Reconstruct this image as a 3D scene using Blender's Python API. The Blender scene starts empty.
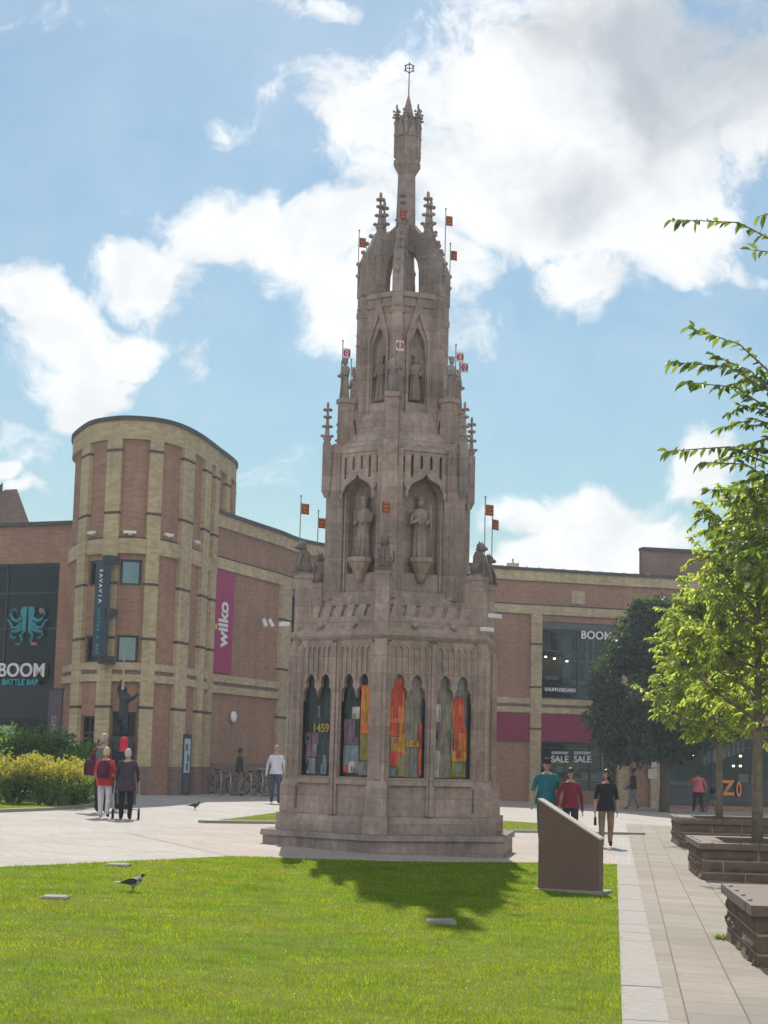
import bpy, bmesh, math, random
from mathutils import Vector, Matrix
from mathutils.geometry import tessellate_polygon
random.seed(7)
PI = math.pi
sc = bpy.context.scene
COL = sc.collection

# ------------------------------------------------------------------ camera
FPX = 1760.0; PITCH = math.radians(7.92); ROLL = .025; EYE = 1.65
cp, sp_ = math.cos(PITCH), math.sin(PITCH)
cF = Vector((0, cp, sp_))
_R0, _U0 = Vector((1, 0, 0)), Vector((0, -sp_, cp))
cR = math.cos(ROLL)*_R0 + math.sin(ROLL)*_U0
cU = -math.sin(ROLL)*_R0 + math.cos(ROLL)*_U0
cam_d = bpy.data.cameras.new('camera'); cam = bpy.data.objects.new('camera', cam_d); COL.objects.link(cam)
cam_d.sensor_fit = 'VERTICAL'; cam_d.sensor_height = 24; cam_d.lens = 24*FPX/1024
cam_d.clip_start = .1; cam_d.clip_end = 3000
M = Matrix((cR, cU, -cF)).transposed().to_4x4(); M.translation = (0, 0, EYE)
cam.matrix_world = M
sc.camera = cam

def ray(px, py): return cF + (px-384)/FPX*cR + (512-py)/FPX*cU
def at(px, py, Y):                       # survey helper: the point seen at (px,py) at distance Y
    d = ray(px, py); t = Y/d.y; return Vector((d.x*t, Y, EYE+d.z*t))
SL = .03                                 # the square falls gently to the right
def gz(x): return -SL*max(-40, min(40, x))
def gnd(px, py):
    d = ray(px, py); t = -EYE/(d.z+SL*d.x); return Vector((d.x*t, d.y*t, EYE+d.z*t))

# ------------------------------------------------------------------ materials
def mk(name):
    m = bpy.data.materials.new(name); m.use_nodes = True
    nt = m.node_tree; b = nt.nodes['Principled BSDF']
    return m, nt, b
def N(nt, typ, **kw):
    n = nt.nodes.new(typ)
    for k, v in kw.items(): setattr(n, k, v)
    return n
def ramp(nt, stops):
    r = N(nt, 'ShaderNodeValToRGB'); e = r.color_ramp.elements
    while len(e) < len(stops): e.new(.5)
    for el, (p, c) in zip(e, stops):
        el.position = p; el.color = (c if len(c) == 4 else (*c, 1))
    return r
def mixrgb(nt, typ, fac, a, b):
    n = N(nt, 'ShaderNodeMix', data_type='RGBA', blend_type=typ)
    for s, v in ((0, fac), (6, a), (7, b)):
        if isinstance(v, (int, float)): n.inputs[s].default_value = v
        elif isinstance(v, tuple): n.inputs[s].default_value = (*v, 1) if len(v) == 3 else v
        else: nt.links.new(v, n.inputs[s])
    return n.outputs[2]
def noise(nt, vec, scale, detail=5, rough=.6):
    n = N(nt, 'ShaderNodeTexNoise'); n.inputs['Scale'].default_value = scale
    n.inputs['Detail'].default_value = detail; n.inputs['Roughness'].default_value = rough
    if vec is not None: nt.links.new(vec, n.inputs['Vector'])
    return n.outputs['Fac']
def position(nt): return N(nt, 'ShaderNodeNewGeometry').outputs['Position']
def vscale(nt, vec, s):
    v = N(nt, 'ShaderNodeVectorMath', operation='MULTIPLY'); nt.links.new(vec, v.inputs[0]); v.inputs[1].default_value = s
    return v.outputs[0]
def bump(nt, b, h, strength=.3, dist=.02):
    n = N(nt, 'ShaderNodeBump'); n.inputs['Strength'].default_value = strength; n.inputs['Distance'].default_value = dist
    nt.links.new(h, n.inputs['Height']); nt.links.new(n.outputs[0], b.inputs['Normal'])
def math_(nt, op, a, b=None, clamp=False):
    n = N(nt, 'ShaderNodeMath', operation=op, use_clamp=clamp)
    for i, v in enumerate((a, b)):
        if v is None: continue
        if isinstance(v, (int, float)): n.inputs[i].default_value = v
        else: nt.links.new(v, n.inputs[i])
    return n.outputs[0]

def plain(name, col, rough=.6, var=.25, scale=6, metal=0, bmp=.15, spec=.4):
    m, nt, b = mk(name); p = position(nt)
    n = noise(nt, p, scale)
    r = ramp(nt, [(.25, tuple(c*(1-var) for c in col)), (.75, tuple(min(1, c*(1+var)) for c in col))])
    nt.links.new(n, r.inputs[0]); nt.links.new(r.outputs[0], b.inputs['Base Color'])
    b.inputs['Roughness'].default_value = rough; b.inputs['Metallic'].default_value = metal
    b.inputs['Specular IOR Level'].default_value = spec
    if bmp: bump(nt, b, noise(nt, p, scale*6), bmp, .01)
    return m

def course_lines(nt, p, pitch, width, seed=0):
    """1 on a bed joint, 0 elsewhere, by height"""
    s = N(nt, 'ShaderNodeSeparateXYZ'); nt.links.new(p, s.inputs[0])
    fr = math_(nt, 'FRACT', math_(nt, 'DIVIDE', s.outputs[2], pitch))
    return math_(nt, 'LESS_THAN', fr, width)

def stone_mat(name, col, pitch=.31, streak=.45, light=1.3):
    m, nt, b = mk(name); p = position(nt)
    n1 = noise(nt, p, 1.1, 6, .65); n2 = noise(nt, p, 9, 5, .7)
    st = noise(nt, vscale(nt, p, (5, 5, .45)), 1.6, 4, .6)
    r = ramp(nt, [(.3, tuple(c*.72 for c in col)), (.5, col), (.72, tuple(min(1, c*light) for c in col))])
    nt.links.new(n1, r.inputs[0])
    c = mixrgb(nt, 'MULTIPLY', .55, r.outputs[0], ramp2(nt, n2, .55, 1.25))
    c = mixrgb(nt, 'MULTIPLY', streak, c, ramp2(nt, st, .45, 1.3))
    # block to block tone
    s = N(nt, 'ShaderNodeSeparateXYZ'); nt.links.new(p, s.inputs[0])
    row = math_(nt, 'FLOOR', math_(nt, 'DIVIDE', s.outputs[2], pitch))
    col_i = math_(nt, 'FLOOR', math_(nt, 'ADD', math_(nt, 'MULTIPLY', s.outputs[0], 1.9), math_(nt, 'MULTIPLY', row, .5)))
    cb = N(nt, 'ShaderNodeCombineXYZ'); nt.links.new(row, cb.inputs[0]); nt.links.new(col_i, cb.inputs[1])
    wn = N(nt, 'ShaderNodeTexWhiteNoise', noise_dimensions='3D'); nt.links.new(cb.outputs[0], wn.inputs['Vector'])
    c = mixrgb(nt, 'MULTIPLY', .5, c, ramp2(nt, wn.outputs['Value'], .7, 1.15, 0, 1))
    j = course_lines(nt, p, pitch, .045)
    c = mixrgb(nt, 'MIX', math_(nt, 'MULTIPLY', j, .45), c, tuple(x*.45 for x in col))
    nt.links.new(c, b.inputs['Base Color']); b.inputs['Roughness'].default_value = .9
    b.inputs['Specular IOR Level'].default_value = .25
    bump(nt, b, n2, .35, .03)
    return m
def ramp2(nt, fac, a, b, lo=.3, hi=.7):
    r = ramp(nt, [(lo, (a, a, a)), (hi, (b, b, b))]); nt.links.new(fac, r.inputs[0]); return r.outputs[0]

def brick_mat(name, col, mort, pitch=.075, fine=1.0):
    m, nt, b = mk(name); p = position(nt)
    s = N(nt, 'ShaderNodeSeparateXYZ'); nt.links.new(p, s.inputs[0])
    row = math_(nt, 'FLOOR', math_(nt, 'DIVIDE', s.outputs[2], pitch))
    along = math_(nt, 'ADD', math_(nt, 'MULTIPLY', math_(nt, 'ADD', s.outputs[0], math_(nt, 'MULTIPLY', s.outputs[1], .6)), 4.4), math_(nt, 'MULTIPLY', row, .5))
    cb = N(nt, 'ShaderNodeCombineXYZ'); nt.links.new(row, cb.inputs[0]); nt.links.new(math_(nt, 'FLOOR', along), cb.inputs[1])
    wn = N(nt, 'ShaderNodeTexWhiteNoise', noise_dimensions='3D'); nt.links.new(cb.outputs[0], wn.inputs['Vector'])
    r = ramp(nt, [(0, tuple(c*.86 for c in col)), (.5, col), (1, tuple(min(1, c*1.14) for c in col))])
    nt.links.new(wn.outputs['Value'], r.inputs[0])
    c = mixrgb(nt, 'MULTIPLY', .7, r.outputs[0], ramp2(nt, noise(nt, p, .55, 6, .65), .78, 1.18))
    c = mixrgb(nt, 'MULTIPLY', .45, c, ramp2(nt, noise(nt, vscale(nt, p, (2.2, 2.2, .16)), 1.3, 4), .66, 1.16))
    bed = course_lines(nt, p, pitch, .14)
    perp = math_(nt, 'LESS_THAN', math_(nt, 'FRACT', along), .06)
    j = math_(nt, 'MAXIMUM', bed, perp)
    c = mixrgb(nt, 'MIX', math_(nt, 'MULTIPLY', j, .55*fine), c, mort)
    nt.links.new(c, b.inputs['Base Color']); b.inputs['Roughness'].default_value = .88
    b.inputs['Specular IOR Level'].default_value = .25
    bump(nt, b, math_(nt, 'SUBTRACT', 1, j), .25, .01)
    return m

def paving_mat(name, col, mort, ang, bw, rh, joint=.012, var=.16, mottled=.35):
    """slabs in rows; ang turns the courses"""
    m, nt, b = mk(name); p = position(nt)
    mp = N(nt, 'ShaderNodeMapping'); mp.inputs['Rotation'].default_value = (0, 0, ang); nt.links.new(p, mp.inputs[0])
    br = N(nt, 'ShaderNodeTexBrick'); br.offset = .37; br.offset_frequency = 2; br.squash = .8; br.squash_frequency = 3
    nt.links.new(mp.outputs[0], br.inputs['Vector'])
    br.inputs['Scale'].default_value = 1; br.inputs['Brick Width'].default_value = bw; br.inputs['Row Height'].default_value = rh
    br.inputs['Mortar Size'].default_value = joint; br.inputs['Mortar Smooth'].default_value = .2
    br.inputs['Color1'].default_value = (*[c*(1-var) for c in col], 1); br.inputs['Color2'].default_value = (*[min(1, c*(1+var)) for c in col], 1)
    br.inputs['Mortar'].default_value = (*mort, 1)
    c = mixrgb(nt, 'MULTIPLY', mottled, br.outputs['Color'], ramp2(nt, noise(nt, p, .6, 7, .7), .55, 1.3))
    c = mixrgb(nt, 'MULTIPLY', .3, c, ramp2(nt, noise(nt, p, 14, 4, .7), .6, 1.25))
    sp = noise(nt, p, 6.5, 3, .5)
    rr = ramp(nt, [(.66, (0, 0, 0)), (.71, (1, 1, 1))]); nt.links.new(sp, rr.inputs[0])
    c = mixrgb(nt, 'MIX', math_(nt, 'MULTIPLY', rr.outputs[0], .35), c, tuple(x*.45 for x in col))
    nt.links.new(c, b.inputs['Base Color']); b.inputs['Roughness'].default_value = .85
    b.inputs['Specular IOR Level'].default_value = .3
    bump(nt, b, br.outputs['Fac'], -.25, .01)
    return m

def leaf_mat(name, col, tcol, var=.45, trans=.5, rough=.45, patch=False):
    m, nt, b = mk(name)
    g = N(nt, 'ShaderNodeNewGeometry')
    hs = N(nt, 'ShaderNodeHueSaturation')
    r = g.outputs['Random Per Island']
    v = N(nt, 'ShaderNodeMapRange'); nt.links.new(r, v.inputs[0]); v.inputs[3].default_value = 1-var; v.inputs[4].default_value = 1+var
    h = N(nt, 'ShaderNodeMapRange'); nt.links.new(math_(nt, 'FRACT', math_(nt, 'MULTIPLY', r, 17.3)), h.inputs[0]); h.inputs[3].default_value = .475; h.inputs[4].default_value = .515
    nt.links.new(v.outputs[0], hs.inputs['Value']); nt.links.new(h.outputs[0], hs.inputs['Hue']); hs.inputs['Color'].default_value = (*col, 1)
    hs2 = N(nt, 'ShaderNodeHueSaturation'); nt.links.new(v.outputs[0], hs2.inputs['Value']); nt.links.new(h.outputs[0], hs2.inputs['Hue']); hs2.inputs['Color'].default_value = (*tcol, 1)
    o1, o2 = hs.outputs[0], hs2.outputs[0]
    if patch:
        pn = noise(nt, position(nt), .55, 6, .65); pd = noise(nt, position(nt), 2.6, 4, .6)
        r1 = ramp(nt, [(.34, (.62, .82, .9)), (.5, (1, 1, 1)), (.68, (1.25, 1.02, 1.6))]); nt.links.new(pn, r1.inputs[0])
        o1 = mixrgb(nt, 'MULTIPLY', 1, mixrgb(nt, 'MULTIPLY', 1, o1, r1.outputs[0]), ramp2(nt, pd, .75, 1.15)); o2 = mixrgb(nt, 'MULTIPLY', 1, mixrgb(nt, 'MULTIPLY', 1, o2, r1.outputs[0]), ramp2(nt, pd, .75, 1.15))
        b.inputs['Specular IOR Level'].default_value = .15
    nt.links.new(o1, b.inputs['Base Color']); b.inputs['Roughness'].default_value = rough
    t = N(nt, 'ShaderNodeBsdfTranslucent'); nt.links.new(o2, t.inputs[0])
    mx = N(nt, 'ShaderNodeMixShader'); mx.inputs[0].default_value = trans
    nt.links.new(b.outputs[0], mx.inputs[1]); nt.links.new(t.outputs[0], mx.inputs[2])
    nt.links.new(mx.outputs[0], nt.nodes['Material Output'].inputs[0])
    return m

def glass_mat(name, tint=(.30, .34, .36), refl=.35, wav=.02):
    m, nt, b = mk(name); nt.nodes.remove(b)
    gl = N(nt, 'ShaderNodeBsdfGlossy'); gl.inputs['Roughness'].default_value = .03; gl.inputs[0].default_value = (.85, .9, .95, 1)
    tr = N(nt, 'ShaderNodeBsdfTransparent'); tr.inputs[0].default_value = (*tint, 1)
    n = noise(nt, position(nt), .7, 2)
    bp = N(nt, 'ShaderNodeBump'); bp.inputs['Strength'].default_value = wav; bp.inputs['Distance'].default_value = .3
    nt.links.new(n, bp.inputs['Height']); nt.links.new(bp.outputs[0], gl.inputs['Normal'])
    lw = N(nt, 'ShaderNodeLayerWeight'); lw.inputs[0].default_value = refl
    mx = N(nt, 'ShaderNodeMixShader'); nt.links.new(math_(nt, 'ADD', math_(nt, 'MULTIPLY', lw.outputs['Fresnel'], .8), refl*.25), mx.inputs[0])
    nt.links.new(tr.outputs[0], mx.inputs[1]); nt.links.new(gl.outputs[0], mx.inputs[2])
    nt.links.new(mx.outputs[0], nt.nodes['Material Output'].inputs[0])
    return m
def glow_mat(name, col, s):
    m, nt, b = mk(name); b.inputs['Base Color'].default_value = (*col, 1)
    b.inputs['Emission Color'].default_value = (*col, 1); b.inputs['Emission Strength'].default_value = s
    return m

STONE = stone_mat('sandstone', (.445, .342, .295), streak=.28, light=1.16)
BEAST = plain('dark_carved_stone', (.21, .17, .15), .9, .3, 8)
STONE_D = stone_mat('sandstone_weathered', (.385, .312, .282), streak=.35, light=1.18)
BRICK = brick_mat('red_brick', (.355, .195, .135), (.30, .24, .20))
BRICK_D = brick_mat('brown_brick', (.24, .16, .13), (.24, .20, .17))
BUFF = brick_mat('buff_brick', (.50, .39, .245), (.42, .36, .26), .09, .5)
COPING = plain('dark_coping', (.07, .065, .065), .6)
JOINT = plain('dark_joint', (.10, .075, .06), .9)
FRAME = plain('grey_frame', (.045, .05, .06), .45, .15)
PANELG = plain('slate_panel', (.10, .105, .12), .5, .15)
GLASS = glass_mat('shop_glass', (.66, .72, .75), .16)
GLASS_D = glass_mat('dark_glass', (.18, .22, .24), .16)
MIRROR = glass_mat('sky_glass', (.12, .15, .17), .62, .004)
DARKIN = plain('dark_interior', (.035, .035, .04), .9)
MAGENTA = plain('crimson_fascia', (.27, .018, .075), .5, .12)
WILKO = plain('magenta_board', (.36, .035, .135), .5, .1)
WHITE = plain('white_paint', (.78, .78, .78), .5, .05)
YELLOW = plain('yellow_paint', (.7, .5, .05), .5, .05)
TEAL = plain('teal_paint', (.02, .33, .40), .5, .15)
TEALD = plain('petrol_blue', (.035, .06, .085), .5, .2)
PURPLE = plain('purple_board', (.12, .09, .13), .6, .2)
ORANGE = plain('orange_vinyl', (.75, .26, .08), .5, .15)
PINKV = plain('pink_vinyl', (.62, .16, .2), .6, .2)
CREAM = plain('cream_card', (.62, .55, .42), .7, .2)
METAL = plain('brushed_metal', (.45, .45, .46), .35, .1, metal=.8)
BLACK = plain('black_rubber', (.02, .02, .022), .6, .2)
BARK = plain('grey_bark', (.20, .165, .12), .9, .4, 9, bmp=.6)
BARK_D = plain('dark_bark', (.12, .095, .075), .9, .4, 9, bmp=.6)
SOIL = plain('planter_soil', (.07, .05, .035), .95, .4, 12)
GRANITE = plain('brown_granite', (.165, .10, .074), .6, .25, 60, bmp=.05)
GRAN_LIT = plain('granite_lit_top', (.5, .44, .38), .6, .15, 60, bmp=.05)  # paler granite for the plinth top: its sunlit edge put into the colour
COPE_ST = plain('coping_sandstone', (.175, .125, .098), .8, .22, 7)
BLOCK = plain('split_sandstone', (.155, .105, .075), .95, .34, 5, bmp=.5)
MORTAR = plain('pale_mortar', (.34, .30, .24), .95, .2, 10)
KERB = plain('pale_kerb', (.335, .305, .27), .85, .14, 9)
LEAF_Y = leaf_mat('young_leaf', (.125, .18, .04), (.60, .74, .11), .5, .64)
LEAF_N = leaf_mat('cherry_leaf', (.06, .105, .028), (.24, .36, .035), .5, .5)
LEAF_D = leaf_mat('dark_leaf', (.028, .054, .034), (.15, .24, .045), .6, .34, .4)
LEAF_S = leaf_mat('shrub_leaf', (.09, .16, .04), (.22, .38, .05), .5, .4)
LEAF_G = leaf_mat('golden_leaf', (.38, .36, .05), (.62, .60, .08), .35, .45)
GRASS_B = leaf_mat('grass_blade', (.135, .20, .010), (.43, .60, .016), .35, .5, .95, True)

# ------------------------------------------------------------------ mesh builder
class MB:
    def __init__(s): s.v = []; s.f = []; s.m = []
    def add(s, vs, fs, mi=0):
        o = len(s.v); s.v += [tuple(p) for p in vs]
        for f in fs: s.f.append(tuple(i+o for i in f)); s.m.append(mi)
    def box(s, c, d, rz=0, mi=0, taper=1):
        x, y, z = d[0]/2, d[1]/2, d[2]/2; ca, sa = math.cos(rz), math.sin(rz)
        vs = []
        for dz, t in ((-z, 1), (z, taper)):
            for dx, dy in ((-x, -y), (x, -y), (x, y), (-x, y)):
                dx, dy = dx*t, dy*t
                vs.append((c[0]+dx*ca-dy*sa, c[1]+dx*sa+dy*ca, c[2]+dz))
        s.add(vs, [(3, 2, 1, 0), (4, 5, 6, 7), (0, 1, 5, 4), (1, 2, 6, 5), (2, 3, 7, 6), (3, 0, 4, 7)], mi)
    def prism(s, a, z0, z1, b=None, mi=0):
        b = b or a; n = len(a)
        z0s = z0 if isinstance(z0, list) else [z0]*n; z1s = z1 if isinstance(z1, list) else [z1]*n
        vs = [(p[0], p[1], z) for p, z in zip(a, z0s)]+[(p[0], p[1], z) for p, z in zip(b, z1s)]
        fs = [tuple(range(n-1, -1, -1)), tuple(range(n, 2*n))]
        fs += [(i, (i+1) % n, n+(i+1) % n, n+i) for i in range(n)]
        s.add(vs, fs, mi)
    def tube(s, pts, r, n=8, mi=0, cap=True):
        pts = [Vector(p) for p in pts]; rs = r if isinstance(r, (list, tuple)) else [r]*len(pts)
        rings = []; up = Vector((0, 0, 1))
        for i, p in enumerate(pts):
            t = (pts[min(i+1, len(pts)-1)]-pts[max(i-1, 0)])
            t = t.normalized() if t.length > 1e-9 else Vector((0, 0, 1))
            a = t.cross(up if abs(t.z) < .95 else Vector((1, 0, 0))).normalized(); b = t.cross(a)
            rings.append([p+rs[i]*(math.cos(2*PI*k/n)*a+math.sin(2*PI*k/n)*b) for k in range(n)])
        vs = [v for q in rings for v in q]; fs = []
        for i in range(len(pts)-1):
            for k in range(n): fs.append((i*n+k, i*n+(k+1) % n, (i+1)*n+(k+1) % n, (i+1)*n+k))
        if cap: fs += [tuple(range(n)), tuple(range((len(pts)-1)*n, len(pts)*n))]
        s.add(vs, fs, mi)
    def lathe(s, prof, n=12, c=(0, 0, 0), sx=1, sy=1, mi=0):
        vs = []; fs = []
        for r, z in prof:
            for k in range(n): vs.append((c[0]+r*sx*math.cos(2*PI*k/n), c[1]+r*sy*math.sin(2*PI*k/n), c[2]+z))
        for i in range(len(prof)-1):
            for k in range(n): fs.append((i*n+k, i*n+(k+1) % n, (i+1)*n+(k+1) % n, (i+1)*n+k))
        fs += [tuple(range(n-1, -1, -1)), tuple(range((len(prof)-1)*n, len(prof)*n))]
        s.add(vs, fs, mi)
    def ball(s, c, r, n=8, mi=0):
        r = r if isinstance(r, (tuple, list)) else (r, r, r)
        prof = [(max(.001, math.sin(PI*i/6)), -math.cos(PI*i/6)) for i in range(7)]
        vs = []; fs = []
        for a, z in prof:
            for k in range(n): vs.append((c[0]+r[0]*a*math.cos(2*PI*k/n), c[1]+r[1]*a*math.sin(2*PI*k/n), c[2]+r[2]*z))
        for i in range(6):
            for k in range(n): fs.append((i*n+k, i*n+(k+1) % n, (i+1)*n+(k+1) % n, (i+1)*n+k))
        s.add(vs, fs, mi)
    def plate(s, outer, holes, fr, th, mi=0):
        """flat plate with holes; 2D points (a,b) mapped by fr(a,b,d), d=0 front, d=th back"""
        loops = [outer]+list(holes)
        tri = tessellate_polygon([[Vector((p[0], p[1], 0)) for p in l] for l in loops])
        flat = [p for l in loops for p in l]; n = len(flat)
        vs = [fr(p[0], p[1], 0) for p in flat]+[fr(p[0], p[1], th) for p in flat]
        fs = [tuple(t) for t in tri]+[tuple(i+n for i in reversed(t)) for t in tri]
        o = 0
        for l in loops:
            k = len(l)
            for i in range(k):
                j = (i+1) % k; fs.append((o+i, o+j, n+o+j, n+o+i))
            o += k
        s.add(vs, fs, mi)
    def xform(s, mat): s.v = [tuple(mat @ Vector(p)) for p in s.v]; return s
    def build(s, name, mats, parent=None, smooth=False, recalc=True):
        me = bpy.data.meshes.new(name); me.from_pydata(s.v, [], s.f)
        mats = mats if isinstance(mats, (list, tuple)) else [mats]
        for m in mats: me.materials.append(m)
        if len(mats) > 1: me.polygons.foreach_set('material_index', s.m)
        if recalc:
            b = bmesh.new(); b.from_mesh(me); bmesh.ops.recalc_face_normals(b, faces=b.faces); b.to_mesh(me); b.free()
        if smooth: me.polygons.foreach_set('use_smooth', [True]*len(me.polygons))
        me.update()
        o = bpy.data.objects.new(name, me); COL.objects.link(o)
        if parent: o.parent = parent
        return o
def tag(o, label=None, cat=None, group=None, kind=None):
    if label: o['label'] = label
    if cat: o['category'] = cat
    if group: o['group'] = group
    if kind: o['kind'] = kind
    return o
def thing(name, label, cat, loc=(0, 0, 0), rz=0, group=None):
    o = bpy.data.objects.new(name, None); COL.objects.link(o); o.location = loc; o.rotation_euler = (0, 0, rz)
    o.empty_display_size = .2
    return tag(o, label, cat, group)
def copy_tree(o, parent=None):
    c = o.copy(); COL.objects.link(c); c.parent = parent
    for ch in list(o.children): copy_tree(ch, c)
    return c
_dg = None
def text_obj(name, body, size, mat, parent, mw, ext=.02, bold=0, space=1.0):
    cu = bpy.data.curves.new(name, 'FONT'); cu.body = body; cu.size = size; cu.extrude = ext; cu.offset = bold
    cu.align_x = 'CENTER'; cu.align_y = 'CENTER'; cu.space_character = space
    t = bpy.data.objects.new(name, cu); COL.objects.link(t)
    me = bpy.data.meshes.new_from_object(t.evaluated_get(bpy.context.evaluated_depsgraph_get()))
    bpy.data.objects.remove(t)
    me.materials.clear(); me.materials.append(mat); me.name = name
    o = bpy.data.objects.new(name, me); COL.objects.link(o); o.parent = parent; o.matrix_local = mw
    return o
def skin_mesh(J, E, root, sub=1):
    """J name->(pos, (rx,ry)); grow one continuous surface round the joints; returns mesh data"""
    names = list(J); me = bpy.data.meshes.new('skin')
    me.from_pydata([J[n][0] for n in names], [(names.index(a), names.index(b)) for a, b in E], [])
    o = bpy.data.objects.new('skin', me); COL.objects.link(o)
    md = o.modifiers.new('s', 'SKIN'); md.use_smooth_shade = True
    for i, n in enumerate(names):
        r = J[n][1]; me.skin_vertices[0].data[i].radius = r if isinstance(r, tuple) else (r, r)
        me.skin_vertices[0].data[i].use_root = (n == root)
    sd = o.modifiers.new('d', 'SUBSURF'); sd.levels = sub
    out = bpy.data.meshes.new_from_object(o.evaluated_get(bpy.context.evaluated_depsgraph_get()))
    bpy.data.objects.remove(o); return out

# ------------------------------------------------------------------ ground
def sheet(name, pts, mat, dz, kind='structure', sub=None):
    mb = MB(); mb.add([(p[0], p[1], gz(p[0])+dz) for p in pts], [tuple(range(len(pts)))])
    o = mb.build(name, mat); tag(o, kind=kind); return o
PAVE = paving_mat('plaza_pavers', (.44, .40, .36), (.30, .26, .22), .4, .21, .105, .006, .10)
PAVE_P = paving_mat('pink_pavers', (.45, .38, .325), (.30, .25, .21), .13, .21, .105, .006, .10)
PAVE_G = paving_mat('grey_pavers', (.36, .33, .305), (.22, .2, .18), .8, .21, .105, .006, .08)
SLAB = paving_mat('path_slabs', (.305, .262, .213), (.13, .10, .065), -(PI/2-.139), .62, .42, .007, .10)
TACT = paving_mat('grid_slabs', (.43, .40, .37), (.3, .28, .26), -(PI/2-.139), .11, .11, .006, .05)
SLABST = plain('worn_slab', (.32, .29, .24), .9, .2, 9)
LAWN = plain('lawn_soil', (.135, .165, .012), .95, .3, 3, bmp=.5, spec=.1)

mb = MB(); xs = [-300, -40, 40, 300]
mb.add([(x, y, gz(x)) for y in (-60, 400) for x in xs], [(i, i+1, i+5, i+4) for i in range(3)])
tag(mb.build('plaza_paving', PAVE), kind='structure')
def kx(y): return 1.65+.1327*(y-11.92)          # left edge of the kerb strip
lawn = [(kx(3), 3), (kx(31.3), 31.3), (2.82, 30.65), (1.5, 29.4), (.14, 28.5), (-1.2, 27.95), (-2.24, 27.55), (-3.2, 25.6), (-4.73, 22.64), (-7, 18.6), (-10, 14.5), (-10, 3)]
tag(sheet('lawn', lawn, LAWN, .012), kind='structure')
def ribbon(name, f0, f1, y0, y1, mat, dz, n=30):
    mb = MB(); vs = []
    for i in range(n+1):
        y = y0+(y1-y0)*i/n
        for x in (f0(y), f1(y)): vs.append((x, y, gz(x)+dz))
    mb.add(vs, [(2*i, 2*i+1, 2*i+3, 2*i+2) for i in range(n)])
    return tag(mb.build(name, mat), kind='structure')
# pale kerb strip: separate stones with thin joints
mb = MB(); y = 2.0
while y < 31.3:
    L = random.uniform(.85, 1.0); y1 = min(y+L, 31.4)
    a = [(kx(y), y), (kx(y)+.315, y), (kx(y1-.012)+.315, y1-.012), (kx(y1-.012), y1-.012)]
    h = random.uniform(.018, .024)
    mb.prism(a, [gz(p[0])-.02 for p in a], [gz(p[0])+h for p in a]); y = y1
tag(mb.build('kerb_strip', KERB), kind='structure')
ribbon('path', lambda y: kx(y)+.322, lambda y: kx(y)+16, 2, 56, SLAB, .008)
ribbon('tactile_strip', lambda y: kx(y)-.05, lambda y: kx(y)+.30, 31.5, 42.5, TACT, .012)
sheet('monument_paving', [(-2.2, 27.6), (-1.2, 28.0), (.14, 28.55), (2.82, 30.7), (kx(31.3), 31.35), (kx(42), 42), (3.2, 43.0), (-1.5, 41.5), (-4.0, 38.8), (-4.6, 33)], PAVE_P, .004)

# grass blades
def blades(name, poly, n, hmin, hmax, y_bias=True):
    xs = [p[0] for p in poly]; ys = [p[1] for p in poly]
    def inside(x, y):
        c = False; j = len(poly)-1
        for i in range(len(poly)):
            if (poly[i][1] > y) != (poly[j][1] > y) and x < (poly[j][0]-poly[i][0])*(y-poly[i][1])/(poly[j][1]-poly[i][1])+poly[i][0]: c = not c
            j = i
        return c
    V = []; F = []; y0, y1 = max(min(ys), 10.5), max(ys); k = 0
    while k < n:
        t = random.random(); y = y0+(y1-y0)*t
        lim = .25*y+.5
        x = random.uniform(max(min(xs), -lim), min(max(xs), lim))
        if not inside(x, y): continue
        x += random.gauss(0, .018)
        a = random.uniform(0, 2*PI); h = random.uniform(hmin, hmax)*(.75+.5*math.sin(x*1.7+math.sin(y*1.1)*2)**2); w = .0012+.00015*y
        lx, ly = math.cos(a+1.3)*h*random.uniform(.1, .7), math.sin(a+1.3)*h*random.uniform(.1, .7); z = gz(x)+.01
        o = len(V); ca, sa = math.cos(a)*w, math.sin(a)*w
        V += [(x-ca, y-sa, z), (x+ca, y+sa, z), (x+lx, y+ly, z+h)]; F.append((o, o+1, o+2)); k += 1
    me = bpy.data.meshes.new(name); me.from_pydata(V, [], F); me.materials.append(GRASS_B)
    o = bpy.data.objects.new(name, me); COL.objects.link(o); tag(o, kind='stuff'); return o
tag(blades('grass', lawn, 210000, .014, .030), 'short mown grass of the front lawn', 'grass')
# far lawn with its low stone edge
fl = [(-3.72, 39.4), (-2.2, 41.2), (3.0, 43.6), (5.6, 45.6), (5.2, 50.5), (4.6, 51), (1, 51.2), (-2.4, 49.6)]
sheet('far_lawn', fl, LAWN, .03)
tag(blades('grass', fl, 16000, .03, .06), 'short grass of the small lawn behind the monument', 'grass')
mb = MB(); e = [(-3.85, 39.25), (-2.2, 41.1), (3.0, 43.45), (7.0, 46.9)]
for (x0, y0), (x1, y1) in zip(e, e[1:]):
    d = Vector((x1-x0, y1-y0)).normalized(); nn = Vector((d.y, -d.x))*.09
    p = [(x0-nn.x, y0-nn.y), (x1-nn.x, y1-nn.y), (x1+nn.x, y1+nn.y), (x0+nn.x, y0+nn.y)]
    mb.prism(p, [gz(q[0])-.1 for q in p], [gz(q[0])+.06 for q in p])
tag(mb.build('lawn_edging', KERB), kind='structure')
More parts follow.
